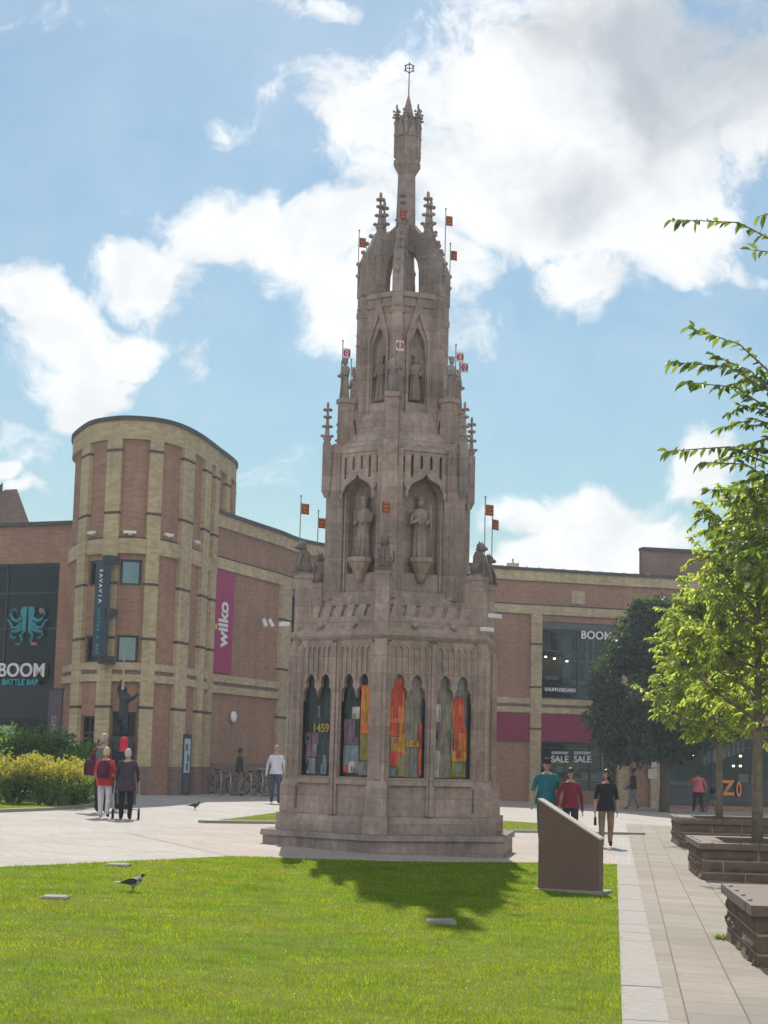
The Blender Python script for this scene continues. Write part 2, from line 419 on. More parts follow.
# left bed
bed = [(-20, 33.5), (-10, 36.6), (-8.3, 38.6), (-7.6, 41.5), (-7.2, 45), (-7.6, 49), (-9, 52), (-22, 54)]
sheet('planting_bed', bed, LAWN, .05)
tag(blades('grass', [(-20, 33.5), (-10, 36.6), (-8.3, 38.6), (-7.6, 41.5), (-8.4, 43.2), (-12, 42.6), (-20, 41)], 22000, .05, .1), 'rough grass in front of the yellow shrubs', 'grass')
mb = MB()
for (x0, y0), (x1, y1) in zip(bed[:6], bed[1:7]):
    d = Vector((x1-x0, y1-y0)).normalized(); nn = Vector((d.y, -d.x))*.07
    p = [(x0-nn.x, y0-nn.y), (x1-nn.x, y1-nn.y), (x1+nn.x, y1+nn.y), (x0+nn.x, y0+nn.y)]
    mb.prism(p, [gz(q[0])-.1 for q in p], [gz(q[0])+.07 for q in p])
tag(mb.build('bed_edging', KERB), kind='structure')
# daisies / scraps
mb = MB()
for i in range(60):
    y = random.uniform(12, 27); x = random.uniform(-.21*y, kx(y)-.1)
    if y > 22 and x < -4: continue
    mb.ball((x, y, gz(x)+.032), (.007, .007, .004), 5)
tag(mb.build('daisies', WHITE), 'tiny white daisies dotted over the front lawn', 'flowers', kind='stuff')
# slabs let into the lawn
for (px, py, w, dd, lab) in ((441, 924, .30, .34, 'pale stone slab set in the lawn within the monument shadow'), (55, 900, .27, .32, 'pale stone slab in sunlit lawn left of the pigeon'), (118, 867, .3, .4, 'pale stone slab in the lawn close to its far paved edge')):
    g = gnd(px, py); t = MB(); t.box((0, 0, 0), (w, dd, .05)); t.box((0, 0, .027), (w*.86, dd*.86, .012))
    o = t.build('lawn_slab', SLABST); o.location = (g.x, g.y, gz(g.x)+.012); tag(o, lab, 'stone slab', 'stone slabs in the lawn')

# ------------------------------------------------------------------ the monument
AX = (.28, 33.0)
mon = thing('monument', 'tall brown sandstone gothic market cross tapering to a spire, with coloured windows and small flags', 'monument', (AX[0], AX[1], 0))
mon.scale = (.93, .93, 1)
def va(k): return math.radians(262+60*k)
def vtx(R, k): return Vector((R*math.cos(va(k)), R*math.sin(va(k)), 0))
def hexa(R): return [tuple(vtx(R, k))[:2] for k in range(6)]
def hexprism(mb, R0, z0, R1, z1, mi=0): mb.prism(hexa(R0), z0, z1, hexa(R1), mi)
def face_fr(R, k):
    A, B = vtx(R, k), vtx(R, k+1); t = (B-A).normalized(); nrm = Vector((t.y, -t.x, 0))   # outward
    if nrm.dot(A+B) < 0: nrm = -nrm
    return (lambda a, z, d: tuple(A+t*a-nrm*d+Vector((0, 0, z)))), (B-A).length
def corner(mb, k, R, w, dpt, z0, z1, w1=None, d1=None):
    """square buttress on corner k: outer face at radius R"""
    c = vtx(1, k); r = c.normalized(); t = Vector((-r.y, r.x, 0)); w1 = w1 or w; d1 = d1 or dpt
    def ring(w, d): return [tuple(r*q+t*s)[:2] for q, s in ((R, -w/2), (R, w/2), (R-d, w/2), (R-d, -w/2))]
    def ring1(w, d): return [tuple(r*q+t*s)[:2] for q, s in ((R-dpt+d, -w/2), (R-dpt+d, w/2), (R-dpt, w/2), (R-dpt, -w/2))]
    mb.prism(ring(w, dpt), z0, z1, ring1(w1, d1))
def pinnacle(mb, x, y, z0, zs, w, zt, lev=3, cr=.05):
    mb.box((x, y, (z0+zs)/2), (w, w, zs-z0), va(0))
    mb.box((x, y, zs+.02), (w*1.3, w*1.3, .05), va(0))
    mb.prism([(x+w*.62*math.cos(a), y+w*.62*math.sin(a)) for a in (va(0)+PI/4*(2*i+1) for i in range(4))], zs, zt-.08,
             [(x+.018*math.cos(a), y+.018*math.sin(a)) for a in (va(0)+PI/4*(2*i+1) for i in range(4))])
    for i in range(lev):
        f = (i+.4)/lev; z = zs+(zt-.16-zs)*f; r = w*.62*(1-f)+.035
        for q in range(4):
            a = q*PI/2+.12
            mb.ball((x+r*math.cos(a), y+r*math.sin(a), z), (cr, cr, cr*.75), 6)
    for q in range(4): mb.ball((x+.06*math.cos(q*PI/2+.12), y+.06*math.sin(q*PI/2+.12), zt-.13), cr*.85, 6)
    mb.ball((x, y, zt-.05), (cr*.7, cr*.7, .075), 6)

# steps: slabs with joints
mb = MB()
hexprism(mb, 2.68, -.35, 2.68, .22); hexprism(mb, 2.74, .223, 2.72, .32)
mb.build('step', STONE_D, mon)
# base storey
RW = 2.12
mb = MB()
hexprism(mb, 2.27, .315, 2.27, .50); hexprism(mb, 2.27, .503, 2.18, .60)
for k in range(6):
    fr, L = face_fr(RW, k)
    W = .35*L; holes = []
    def wpoly(a0, W):
        hw = W/4; out = [(a0, 1.29), (a0+W, 1.29), (a0+W, 2.64)]
        prof = [(.93, 2.76), (.84, 2.82), (.66, 2.86), (.54, 2.88), (.58, 2.93), (.60, 2.98), (.46, 3.05), (.2, 3.095), (0, 3.10), (-.2, 3.095), (-.46, 3.05), (-.60, 2.98), (-.58, 2.93), (-.54, 2.88), (-.66, 2.86), (-.84, 2.82), (-.93, 2.76)]
        for c in (a0+3*hw, a0+hw):
            out += [(c+x*hw, z) for x, z in prof]
            if c > a0+2*hw: out.append((a0+2*hw, 2.68))
        out.append((a0, 2.64)); return out
    a1, a2 = .10*L, .552*L
    mb.plate([(0, .55), (L, .55), (L, 4.0), (0, 4.0)], [wpoly(a1, W), wpoly(a2, W)], fr, .12)
    # dado panels are sunk: raised rails round them
    for a0 in (a1, a2):
        for (p, q, z0, z1, dd) in ((a0-.05, a0+W+.05, 1.16, 1.26, -.06), ):
            c = [fr(p, z0, dd), fr(q, z0, dd), fr(q, z0, .02), fr(p, z0, .02)]
            mb.prism([(v[0], v[1]) for v in c], z0, z1)
    def bar(p, q, z0, z1, dd, back=.01):
        c = [fr(p, z0, dd), fr(q, z0, dd), fr(q, z0, back), fr(p, z0, back)]
        mb.prism([(v[0], v[1]) for v in c], z0, z1)
    # mullions each side of windows and blind panel tracery over them
    for a in (a1-.045, a1+W+.045, a2-.045, a2+W+.045): bar(a-.028, a+.028, .62, 3.66, -.05)
    bar(.5*L-.03, .5*L+.03, .62, 3.66, -.085)
    for a0 in (a1, a2):
        for i in range(7):
            a = a0+W*(i)/6; bar(a-.014, a+.014, 3.13 if i % 3 else 3.0, 3.62, -.035)
        for i in range(6):
            am = a0+W*(i+.5)/6; hwid = W/12
            # small cusped heads
            pts = [(am-hwid, 3.52), (am-hwid*.5, 3.57), (am, 3.60), (am+hwid*.5, 3.57), (am+hwid, 3.52), (am+hwid, 3.64), (am-hwid, 3.64)]
            mb.plate(pts, [], lambda a, z, d, fr=fr: fr(a, z, d-.03), .03)
        bar(a0-.02, a0+W+.02, 3.635, 3.70, -.04)
mb.build('base_storey', STONE, mon)
mb = MB()
for k in range(6):
    corner(mb, k, 2.35, .46, .5, .318, .62); corner(mb, k, 2.29, .40, .45, .618, 1.12); corner(mb, k, 2.29, .40, .45, 1.118, 1.26, .30, .38)
    corner(mb, k, 2.22, .26, .36, 1.25, 3.45); corner(mb, k, 2.255, .09, .1, 1.26, 3.3); corner(mb, k, 2.22, .26, .36, 3.448, 3.72, .24, .30)
    c = vtx(1, k); t = Vector((-c.y, c.x, 0))
    for s in (-.16, .16):
        p = c*2.10+t*s; mb.box((p.x, p.y, 2.15), (.06, .08, 2.9), va(k))
mb.build('corner_buttress', STONE, mon)
mb = MB()
hexprism(mb, 2.16, 3.70, 2.24, 3.78); hexprism(mb, 2.24, 3.782, 2.24, 3.86); hexprism(mb, 2.2, 3.862, 2.02, 4.02); hexprism(mb, 2.0, 4.022, 1.98, 4.14)
for k in range(6):
    fr, L = face_fr(1.96, k); n = 6
    for i in range(n):                      # raked merlons
        a = L*(i+.9)/(n+.8); w = .115
        mb.plate([(a-w, 4.13), (a+w*.6, 4.13), (a+w*1.25, 4.36), (a-w*.3, 4.36)], [], fr, .24)
    for a in (.3*L, .72*L):                 # gargoyle stubs
        p = Vector(fr(a, 4.02, -.04)); q = Vector(fr(a, 3.98, -.22)); mb.tube([p, q], [.075, .05], 6)
        mb.ball(tuple(q), .06, 6)
hexprism(mb, 1.90, 4.13, 1.88, 4.31)
mb.build('parapet', STONE, mon)
for k, s_ in ((1, .10), (1, -.16), (5, -.1)):
    p = vtx(2.34, k)+Vector((-vtx(1, k).y, vtx(1, k).x, 0))*s_; mb = MB(); mb.box((p.x, p.y, 4.12+s_), (.30, .12, .07), va(k)+PI/2); mb.build('spotlight', WHITE, mon)

# windows
YEAR = plain('dull_gold', (.42, .31, .08), .5, .1, bmp=0)
PAL = {}
def pmat(n, c):
    if n not in PAL:
        m, nt, b = mk('coloured_glass_'+n); p = position(nt); st = noise(nt, vscale(nt, p, (26, 26, 2.2)), 1, 4, .65); bl = noise(nt, p, 5, 3)
        r = ramp(nt, [(.3, tuple(x*.45 for x in c)), (.5, c), (.72, tuple(min(1, x*1.35+.02) for x in c))]); nt.links.new(st, r.inputs[0])
        nt.links.new(mixrgb(nt, 'MULTIPLY', .7, r.outputs[0], ramp2(nt, bl, .5, 1.25)), b.inputs['Base Color']); b.inputs['Roughness'].default_value = .15; PAL[n] = m
    return PAL[n]
for n, c in dict(dark=(.025, .032, .036), teal=(.035, .06, .065), orange=(.74, .20, .04), red=(.62, .07, .045), amber=(.60, .29, .04), olive=(.27, .22, .04), purple=(.19, .11, .17), slate=(.19, .23, .27), taupe=(.25, .21, .175), pale=(.52, .47, .43)).items(): pmat(n, c)
pk = list(PAL)
LAY = {(5, 0): [(0, 1, 1.29, 3.1, 'dark'), (.30, .55, 2.2, 2.55, 'teal'), (.05, .5, 1.85, 2.05, 'purple'), (.1, .45, 1.62, 1.85, 'purple'), (.12, .42, 1.32, 1.60, 'slate'), (.55, .9, 1.5, 1.9, 'teal'), (.6, .8, 1.32, 1.5, 'slate')],
       (5, 1): [(0, 1, 1.29, 3.1, 'dark'), (.05, .52, 1.85, 2.3, 'purple'), (.05, .55, 1.36, 1.84, 'slate'), (.30, .55, 2.31, 2.52, 'pale'), (.60, .93, 2.05, 2.9, 'orange'), (.60, .90, 1.58, 2.04, 'olive'), (.55, .92, 1.32, 1.56, 'taupe'), (.93, .985, 1.5, 2.6, 'red'), (.1, .22, 1.36, 1.5, 'red'), (.25, .4, 1.36, 1.52, 'pale')],
       (0, 0): [(0, 1, 1.29, 3.1, 'taupe'), (.02, .45, 2.25, 3.0, 'orange'), (.02, .40, 2.55, 3.0, 'red'), (.02, .30, 2.02, 2.24, 'red'), (.31, .48, 1.7, 2.24, 'amber'), (.1, .30, 1.75, 2.0, 'amber'), (.02, .42, 1.5, 1.74, 'red'), (.3, .48, 1.32, 1.68, 'olive'), (.05, .28, 1.32, 1.48, 'slate'), (.48, .9, 1.84, 1.95, 'amber'), (.86, .96, 1.35, 2.25, 'red'), (.9, .96, 1.34, 1.8, 'orange'), (.93, 1, 1.3, 2.7, 'dark')],
       (0, 1): [(0, 1, 1.29, 3.1, 'taupe'), (.04, .18, 2.3, 2.6, 'pale'), (.02, .17, 1.95, 2.28, 'purple'), (.05, .17, 1.31, 1.78, 'pale'), (.53, .84, 2.2, 2.75, 'red'), (.56, .92, 2.02, 2.19, 'red'), (.48, .54, 1.31, 2.5, 'olive'), (.56, .82, 1.8, 2.0, 'red'), (.52, .92, 1.6, 1.79, 'amber'), (.7, .95, 1.8, 2.1, 'orange'), (.52, .9, 1.33, 1.58, 'olive'), (.55, .75, 2.76, 3.05, 'slate'), (.92, 1, 1.3, 2.8, 'dark')]}
for k in range(6):
    fr, L = face_fr(RW, k); W = .35*L
    for j, a0 in enumerate((.10*L, .552*L)):
        mb = MB(); lay = LAY.get((k, j), LAY[(0, j)])
        rl = random.Random(k*7+j); kin = dict(dark=['teal', 'dark', 'slate', 'purple'], teal=['dark', 'slate'], orange=['red', 'amber', 'orange', 'red'], red=['orange', 'purple', 'red'], amber=['orange', 'olive', 'red'], olive=['amber', 'taupe', 'slate'], purple=['slate', 'dark', 'red'], slate=['purple', 'teal', 'pale'], taupe=['slate', 'olive', 'purple'], pale=['slate', 'taupe'])
        full = [lay[0]]
        for it in lay[1:]:
            full.append(it); p, q, z0, z1, cn = it
            for _ in range(1):
                pw = (q-p)*rl.uniform(.12, .4); zh = (z1-z0)*rl.uniform(.2, .7); pa, za = rl.uniform(p, q-pw), rl.uniform(z0, z1-zh); full.append((pa, pa+pw, za, za+zh, rl.choice(kin[cn])))
        p0 = lay[0][4]
        for _ in range(4):
            pa, za = rl.uniform(0, .9), rl.uniform(1.3, 2.6); full.insert(1, (pa, pa+rl.uniform(.04, .12), za, za+rl.uniform(.2, .6), rl.choice(kin[p0])))
        for i, (p, q, z0, z1, cn) in enumerate(full):
            d = .092-.0013*i; vs = [fr(a0+W*p, z0, d), fr(a0+W*q, z0, d), fr(a0+W*q, z1, d), fr(a0+W*p, z1, d)]
            vs += [fr(a0+W*p, z0, .10), fr(a0+W*q, z0, .10), fr(a0+W*q, z1, .10), fr(a0+W*p, z1, .10)]
            mb.add(vs, [(0, 1, 2, 3), (7, 6, 5, 4), (0, 4, 5, 1), (1, 5, 6, 2), (2, 6, 7, 3), (3, 7, 4, 0)], pk.index(cn))
        win = mb.build('window', [PAL[n] for n in pk], mon)
        fb = MB()
        def fbar(p, q, z0, z1):
            v = [fr(p, z0, .03), fr(q, z0, .03), fr(q, z0, .09), fr(p, z0, .09)]; fb.prism([(c[0], c[1]) for c in v], z0, z1)
        fbar(a0-.01, a0+.012, 1.28, 2.62); fbar(a0+W-.012, a0+W+.01, 1.28, 2.62); fbar(a0, a0+W, 1.28, 1.302)
        fb.build('frame', BLACK, win)
        if (k, j) == (5, 0):
            t = Vector(fr(1, 0, 0))-Vector(fr(0, 0, 0)); nn = Vector(fr(0, 0, 0))-Vector(fr(0, 0, 1))
            mw = Matrix((t, Vector((0, 0, 1)), nn)).transposed().to_4x4(); mw.translation = fr(a0+W*.60, 2.13, .05)
            text_obj('year_lettering', '1459', .21, YEAR, win, mw, .006, .004)

def robed(h, seed=0):
    r = random.Random(seed); mb = MB(); s = h/1.3
    mb.lathe([(.20*s, 0), (.21*s, .04*s), (.17*s, .35*s), (.155*s, .62*s), (.20*s, .85*s), (.205*s, .95*s), (.12*s, 1.03*s), (.06*s, 1.06*s)], 12, sx=1, sy=.72)
    mb.ball((0, -.01*s, 1.16*s), (.085*s, .095*s, .115*s), 10)
    mb.lathe([(.09*s, 1.2*s), (.105*s, 1.30*s), (.03*s, 1.31*s)], 8)
    for sg in (-1, 1):
        mb.tube([(sg*.19*s, 0, .93*s), (sg*.23*s, -.03*s, .72*s), (sg*.10*s, -.19*s, .70*s+.1*s*r.random())], [.065*s, .055*s, .04*s], 7)
        mb.ball((sg*.09*s, -.2*s, .72*s), .045*s, 6)
    for i in range(5):
        a = PI+PI*(i+.5)/5; mb.tube([(.19*s*math.cos(a), .145*s*math.sin(a), .02), (.15*s*math.cos(a), .11*s*math.sin(a), .6*s)], [.028*s, .015*s], 5)
    mb.tube([(.2*s, -.2*s, .05*s), (.16*s, -.2*s, 1.15*s)], .018*s, 5)
    return mb
def beast(h):
    s = h/.75; mb = MB()
    mb.lathe([(.20*s, 0), (.21*s, .1*s), (.16*s, .28*s), (.15*s, .42*s), (.10*s, .52*s)], 10, sx=.8, sy=1)
    mb.ball((0, -.08*s, .60*s), (.10*s, .12*s, .11*s), 8); mb.ball((0, -.19*s, .57*s), (.055*s, .08*s, .05*s), 8)
    for sg in (-1, 1):
        mb.ball((sg*.13*s, .02*s, .13*s), (.08*s, .15*s, .13*s), 8)
        mb.tube([(sg*.09*s, -.1*s, .42*s), (sg*.10*s, -.19*s, .2*s), (sg*.09*s, -.2*s, 0)], [.06*s, .045*s, .05*s], 7)
        mb.lathe([(.035*s, .66*s), (.004, .76*s)], 5, (sg*.06*s, -.05*s, 0))
        mb.ball((sg*.09*s, -.23*s, .03*s), (.05*s, .07*s, .035*s), 6)
    for i in range(8):
        a = i*PI/4; mb.ball((.11*s*math.cos(a), -.03*s, .56*s+.12*s*math.sin(a)), .045*s, 5)
    mb.tube([(.1*s, .2*s, .05*s), (.22*s, .2*s, .2*s), (.2*s, .2*s, .4*s)], .025*s, 5); mb.box((0, 0, -.02*s), (.36*s, .46*s, .05*s))
    return mb
def orient(k, R, z, lean=0):
    """frame at corner k (local -y faces outward)"""
    r = vtx(1, k).normalized(); m = Matrix((Vector((-r.y, r.x, 0)), -r, Vector((0, 0, 1)))).transposed().to_4x4()
    m.translation = r*R+Vector((0, 0, z)); return m
RED = plain('flag_red', (.30, .06, .04), .7, .15, 20, bmp=0); GOLD = plain('flag_gold', (.42, .17, .06), .7, .15, 20, bmp=0)
FWHITE = plain('flag_white', (.72, .66, .64), .7, .08, 20, bmp=0); ROSE = plain('flag_rose', (.42, .03, .08), .7, .1, bmp=0)
POLE = plain('flagpole_steel', (.30, .28, .27), .5, .1, metal=.3)
def flag(x, y, z0, z1, w, h, dirx, style):
    mb = MB(); mb.tube([(x, y, z0), (x, y, z1)], .011, 6); mb.ball((x, y, z1), .02, 6)
    p = mb.build('flagpole', POLE, mon); c = MB(); n = 8; dv = Vector((dirx[0], dirx[1], 0)).normalized(); nv = Vector((-dv.y, dv.x, 0)); zt = z1-.14
    def pt(i, j, o): 
        q = Vector((x, y, 0))+dv*(.012+w*i/n)+nv*(.018*math.sin(i*1.1)*i/n+o); return (q.x, q.y, zt-h*j/6-.012*i/n)
    def cell(i0, i1, j0, j1, mi, o):
        for i in range(i0, i1):
            for j in range(j0, j1):
                vs = [pt(i, j, -o), pt(i+1, j, -o), pt(i+1, j+1, -o), pt(i, j+1, -o), pt(i, j, o), pt(i+1, j, o), pt(i+1, j+1, o), pt(i, j+1, o)]
                c.add(vs, [(0, 1, 2, 3), (7, 6, 5, 4), (0, 4, 5, 1), (1, 5, 6, 2), (2, 6, 7, 3), (3, 7, 4, 0)], mi)
    cell(0, n, 0, 6, 0, .003)
    if style == 'lions':
        for j in (0, 2, 4):
            cell(2, 7, j, j+1, 1, .0055)
            c.add([], [])
        c.build('cloth', [RED, GOLD], p)
    else:
        for a in range(10):
            t0 = 2*PI*a/10; q = Vector((x, y, 0))+dv*(.012+w*.5+.052*math.cos(t0)); 
            c.ball((q.x, q.y, zt-h*.5+.052*math.sin(t0)), (.021, .016, .021), 5, 1)
        q = Vector((x, y, 0))+dv*(.012+w*.5); c.ball((q.x, q.y, zt-h*.5), (.025, .02, .025), 5, 1)
        c.build('cloth', [FWHITE, ROSE], p)

# pedestals with heraldic beasts at the six corners of the base storey
for k in range(6):
    mb = MB(); corner(mb, k, 2.13, .26, .26, 3.72, 4.86); corner(mb, k, 2.15, .30, .30, 4.862, 4.95)
    ped = mb.build('pedestal', STONE, mon)
    b = beast(.60).xform(orient(k, 2.0, 4.98)).build('heraldic_beast', BEAST, ped, True)
    r = vtx(1, k).normalized(); p = r*2.12+Vector((-r.y, r.x, 0))*(-.06 if k in (0,) else .02)
    flag(p.x, p.y, 4.95, 6.40 if k else 6.30, .155, .20, (1, 0) if k in (0, 1, 5, 4) else (1, .6), 'lions')

# middle storey
mb = MB(); RM = 1.36
hexprism(mb, 1.17, 4.1, 1.16, 7.2)
hexprism(mb, 1.62, 4.15, 1.50, 4.62)
for k in range(6):
    fr, L = face_fr(RM, k); c = L/2; hw = .27*L
    hole = [(c-hw, 4.98), (c+hw, 4.98), (c+hw, 6.35), (c+hw*.9, 6.5), (c+hw*.6, 6.66), (c+hw*.25, 6.74), (c, 6.9), (c-hw*.25, 6.74), (c-hw*.6, 6.66), (c-hw*.9, 6.5), (c-hw, 6.35)]
    mb.plate([(0, 4.55), (L, 4.55), (L, 7.30), (0, 7.30)], [hole], fr, .24)
    for a in (c-hw-.05, c+hw+.05):
        v = [fr(a-.03, 0, -.045), fr(a+.03, 0, -.045), fr(a+.03, 0, .01), fr(a-.03, 0, .01)]; mb.prism([(q[0], q[1]) for q in v], 4.62, 6.5)
hexprism(mb, 1.36, 7.18, 1.44, 7.28); hexprism(mb, 1.44, 7.282, 1.44, 7.36); hexprism(mb, 1.36, 7.362, 1.15, 7.62)
mb.build('middle_storey', STONE, mon)
mb = MB()
for k in range(6):
    corner(mb, k, 1.52, .34, .34, 4.5, 6.5); corner(mb, k, 1.52, .34, .34, 6.498, 7.0, .28, .3); corner(mb, k, 1.47, .28, .3, 6.99, 7.42)
    r = vtx(1, k).normalized(); t = Vector((-r.y, r.x, 0))
    for s in (-.2, .2):
        p = r*1.36+t*s; mb.box((p.x, p.y, 5.9), (.1, .1, 2.7), va(k))
mb.build('corner_buttress', STONE, mon)
for k in range(6):        # hanging corner shafts with crocketed pinnacles
    mb = MB(); r = vtx(1, k).normalized(); p = r*1.60
    if k == 0: continue
    mb.box((p.x, p.y, 6.98), (.13, .13, .92), va(k)); mb.prism([(p.x+.09*math.cos(a), p.y+.09*math.sin(a)) for a in (va(k)+PI/4*(2*i+1) for i in range(4))], 6.52, 6.40, [(p.x+.02*math.cos(a), p.y+.02*math.sin(a)) for a in (va(k)+PI/4*(2*i+1) for i in range(4))])
    pinnacle(mb, p.x, p.y, 7.4, 7.5, .11, 8.2, 3, .042)
    q = r*1.52; mb.box((q.x, q.y, 7.3), (.14, .08, .1), va(k)); mb.box((q.x, q.y, 6.75), (.14, .08, .1), va(k))
    mb.build('pinnacle', STONE_D, mon)
for k in range(6):        # niche canopies, corbels and figures
    fr, L = face_fr(RM, k); c = L/2; hw = .30*L; mb = MB()
    ogee = lambda x0, x1, z, up: [(x0, z), (x0+(x1-x0)*.12, z+up*.42), (x0+(x1-x0)*.3, z+up*.62), (x0+(x1-x0)*.42, z+up*.74), ((x0+x1)/2, z+up), (x0+(x1-x0)*.58, z+up*.74), (x0+(x1-x0)*.7, z+up*.62), (x0+(x1-x0)*.88, z+up*.42), (x1, z)]
    slots = []
    for i in range(4):
        a = c-hw+2*hw*(i+.5)/4; w = .03
        if i in (0, 3): zb = 6.72
        else: zb = 6.88
        slots.append([(a-w, zb), (a+w, zb), (a+w, 7.10), (a, 7.14), (a-w, 7.10)])
    front = lambda a, z, d: fr(a, z, d-.20)
    mb.plate([(c-hw, 7.2), (c-hw, 6.46)]+ogee(c-hw+.03, c+hw-.03, 6.46, .34)+[(c+hw, 6.46), (c+hw, 7.2)], slots, front, .05)
    for sg in (-1, 1):   # canted sides of the canopy
        A0 = Vector(fr(c+sg*hw, 0, -.20)); B0 = Vector(fr(c+sg*(hw+.16), 0, 0))
        fs = lambda a, z, d, A0=A0, B0=B0: tuple(A0+(B0-A0)*a+Vector((0, 0, z))+(Vector(fr(0, 0, .05))-Vector(fr(0, 0, 0)))*(d))
        mb.plate([(0, 6.46), (.5, 6.72), (1, 6.46), (1, 7.2), (0, 7.2)], [[(.2, 6.8), (.35, 6.8), (.35, 7.1), (.2, 7.1)], [(.6, 6.8), (.75, 6.8), (.75, 7.1), (.6, 7.1)]], fs, 1)
        q = Vector(fr(c+sg*hw, 6.4, -.19)); mb.ball(tuple(q), (.04, .04, .07), 6)
    cap = [fr(c-hw, 0, -.23), fr(c+hw, 0, -.23), fr(c+hw+.17, 0, .02), fr(c-hw-.17, 0, .02)]
    mb.prism([(q[0], q[1]) for q in cap], 7.202, 7.28)
    mb.build('niche_canopy', STONE, mon)
    mb = MB(); q = fr(c, 0, -.02)
    mb.lathe([(.05, 4.80), (.10, 4.86), (.13, 4.98), (.20, 5.10), (.23, 5.16), (.26, 5.18), (.26, 5.26)], 10, (q[0], q[1], 0))
    cor = mb.build('statue_corbel', STONE, mon)
    ang = math.atan2(q[1], q[0])+PI/2
    m = Matrix.Translation((fr(c, 5.26, .06))) @ Matrix.Rotation(ang, 4, 'Z')
    robed(1.14, k).xform(m).build('niche_statue', STONE_D, mon, True)

# upper storey
for k in range(6):
    mb = MB(); corner(mb, k, 1.34, .25, .25, 7.34, 8.22); corner(mb, k, 1.37, .30, .30, 8.222, 8.31)
    r = vtx(1, k).normalized(); t = Vector((-r.y, r.x, 0))
    # flying buttress from the pier to the core, open underneath
    fr = lambda a, z, d, r=r, t=t: tuple(r*a+t*(d-.07)+Vector((0, 0, z)))
    mb.plate([(1.12, 7.35), (1.12, 8.0), (1.02, 8.10), (.84, 8.28), (.84, 7.35), (.99, 7.35), (.99, 7.75), (1.02, 7.88), (1.05, 7.92), (1.08, 7.88), (1.09, 7.75), (1.09, 7.35)], [], fr, .14); mb.build('outer_pier', STONE, mon)
for k in range(6):
    r = vtx(1, k).normalized()
    robed(.80, k+9).xform(orient(k, 1.25, 8.31)).build('pier_statue', STONE_D, mon, True)
    p = r*1.33+Vector((-r.y, r.x, 0))*(.03)
    flag(p.x, p.y, 8.31, 9.42 if k in (2, 5, 0) else 9.34, .15, .19, (1, 0), 'rose')
mb = MB(); RU = .90
hexprism(mb, .74, 7.4, .74, 10.3); hexprism(mb, 1.04, 7.5, .98, 7.9); hexprism(mb, .98, 7.902, .93, 8.02)
for k in range(6):
    fr, L = face_fr(RU, k); c = L/2; hw = .2*L
    hole = [(c-hw, 8.22), (c+hw, 8.22), (c+hw, 9.25), (c+hw*.8, 9.42), (c+hw*.4, 9.55), (c, 9.68), (c-hw*.4, 9.55), (c-hw*.8, 9.42), (c-hw, 9.25)]
    mb.plate([(0, 7.6), (L, 7.6), (L, 10.35), (0, 10.35)], [hole], fr, .16)
    # gable over the niche
    for z0, z1 in ((10.06, 10.12), (10.24, 10.33)):
        v = [fr(.06, 0, -.03), fr(L-.06, 0, -.03), fr(L-.06, 0, .01), fr(.06, 0, .01)]; mb.prism([(q[0], q[1]) for q in v], z0, z1)
    mb.plate([(c-hw-.1, 9.42), (c-hw-.02, 9.42), (c, 9.92), (c+hw+.02, 9.42), (c+hw+.1, 9.42), (c+.02, 10.22), (c, 10.3), (c-.02, 10.22)], [], lambda a, z, d: fr(a, z, d-.05), .06)
    for a in (c-hw-.05, c+hw+.05):
        v = [fr(a-.025, 0, -.045), fr(a+.025, 0, -.045), fr(a+.025, 0, .01), fr(a-.025, 0, .01)]; mb.prism([(q[0], q[1]) for q in v], 8.0, 9.45)
mb.build('upper_storey', STONE, mon)
for k in range(6):
    fr, L = face_fr(RU, k); c = L/2; q = fr(c, 0, .06)
    robed(.86, k+20).xform(Matrix.Translation(fr(c, 8.28, .10)) @ Matrix.Rotation(math.atan2(q[1], q[0])+PI/2, 4, 'Z')).build('niche_statue', STONE_D, mon, True)
mb = MB()
for k in range(6):
    corner(mb, k, .98, .22, .24, 7.9, 10.35); corner(mb, k, .99, .27, .25, 9.9, 10.02)
    r = vtx(1, k).normalized()
    for z in (9.35, 9.55, 10.05): mb.ball(tuple(r*1.0+Vector((0, 0, z))), .035, 6)
mb.build('corner_buttress', STONE, mon)
# open crown
for k in range(6):
    mb = MB(); r = vtx(1, k).normalized(); t = Vector((-r.y, r.x, 0))
    fr = lambda a, z, d, r=r, t=t: tuple(r*a+t*(d-.10)+Vector((0, 0, z)))
    mb.plate([(.97, 10.3), (.97, 11.02), (.86, 11.22), (.75, 11.42), (.66, 11.62), (.44, 11.60), (.2, 11.84), (.12, 11.84), (.12, 11.30), (.27, 11.26), (.38, 11.12), (.44, 10.88), (.46, 10.3)], [], fr, .20)
    corner(mb, k, 1.0, .22, .14, 10.3, 10.9); corner(mb, k, 1.0, .22, .14, 10.898, 11.2, .06, .05)
    for sd_ in (-1, 1):
        for a0 in (.58, .72, .86):
            o_ = t*(.10*sd_); c0 = r*a0+o_; mb.box((c0.x, c0.y, 10.72), (.028, .03, .72), va(k)); mb.ball((c0.x, c0.y, 11.1), (.035, .035, .05), 5)
    for f in range(5):
        q = r*(1.0, 1.0, .90, .82, .74)[f]+Vector((0, 0, (10.72, 10.95, 11.2, 11.38, 11.54)[f])); mb.ball(tuple(q+r*.03), (.05, .05, .045), 6)
    p = r*.57; pinnacle(mb, p.x, p.y, 11.3, 11.72, .13, 12.42, 3, .048)
    mb.build('crown_buttress', STONE_D, mon)
    c = r*1.03; flag(c.x, c.y, 10.5, 12.02 if k in (1, 3, 0) else 11.62, .13, .19, (1, 0), 'lions')
mb = MB()
hexprism(mb, .20, 10.3, .20, 11.5); hexprism(mb, .24, 11.5, .22, 11.85); hexprism(mb, .22, 11.85, .195, 12.86)
mb.build('spire_shaft', STONE_D, mon)
mb = MB()
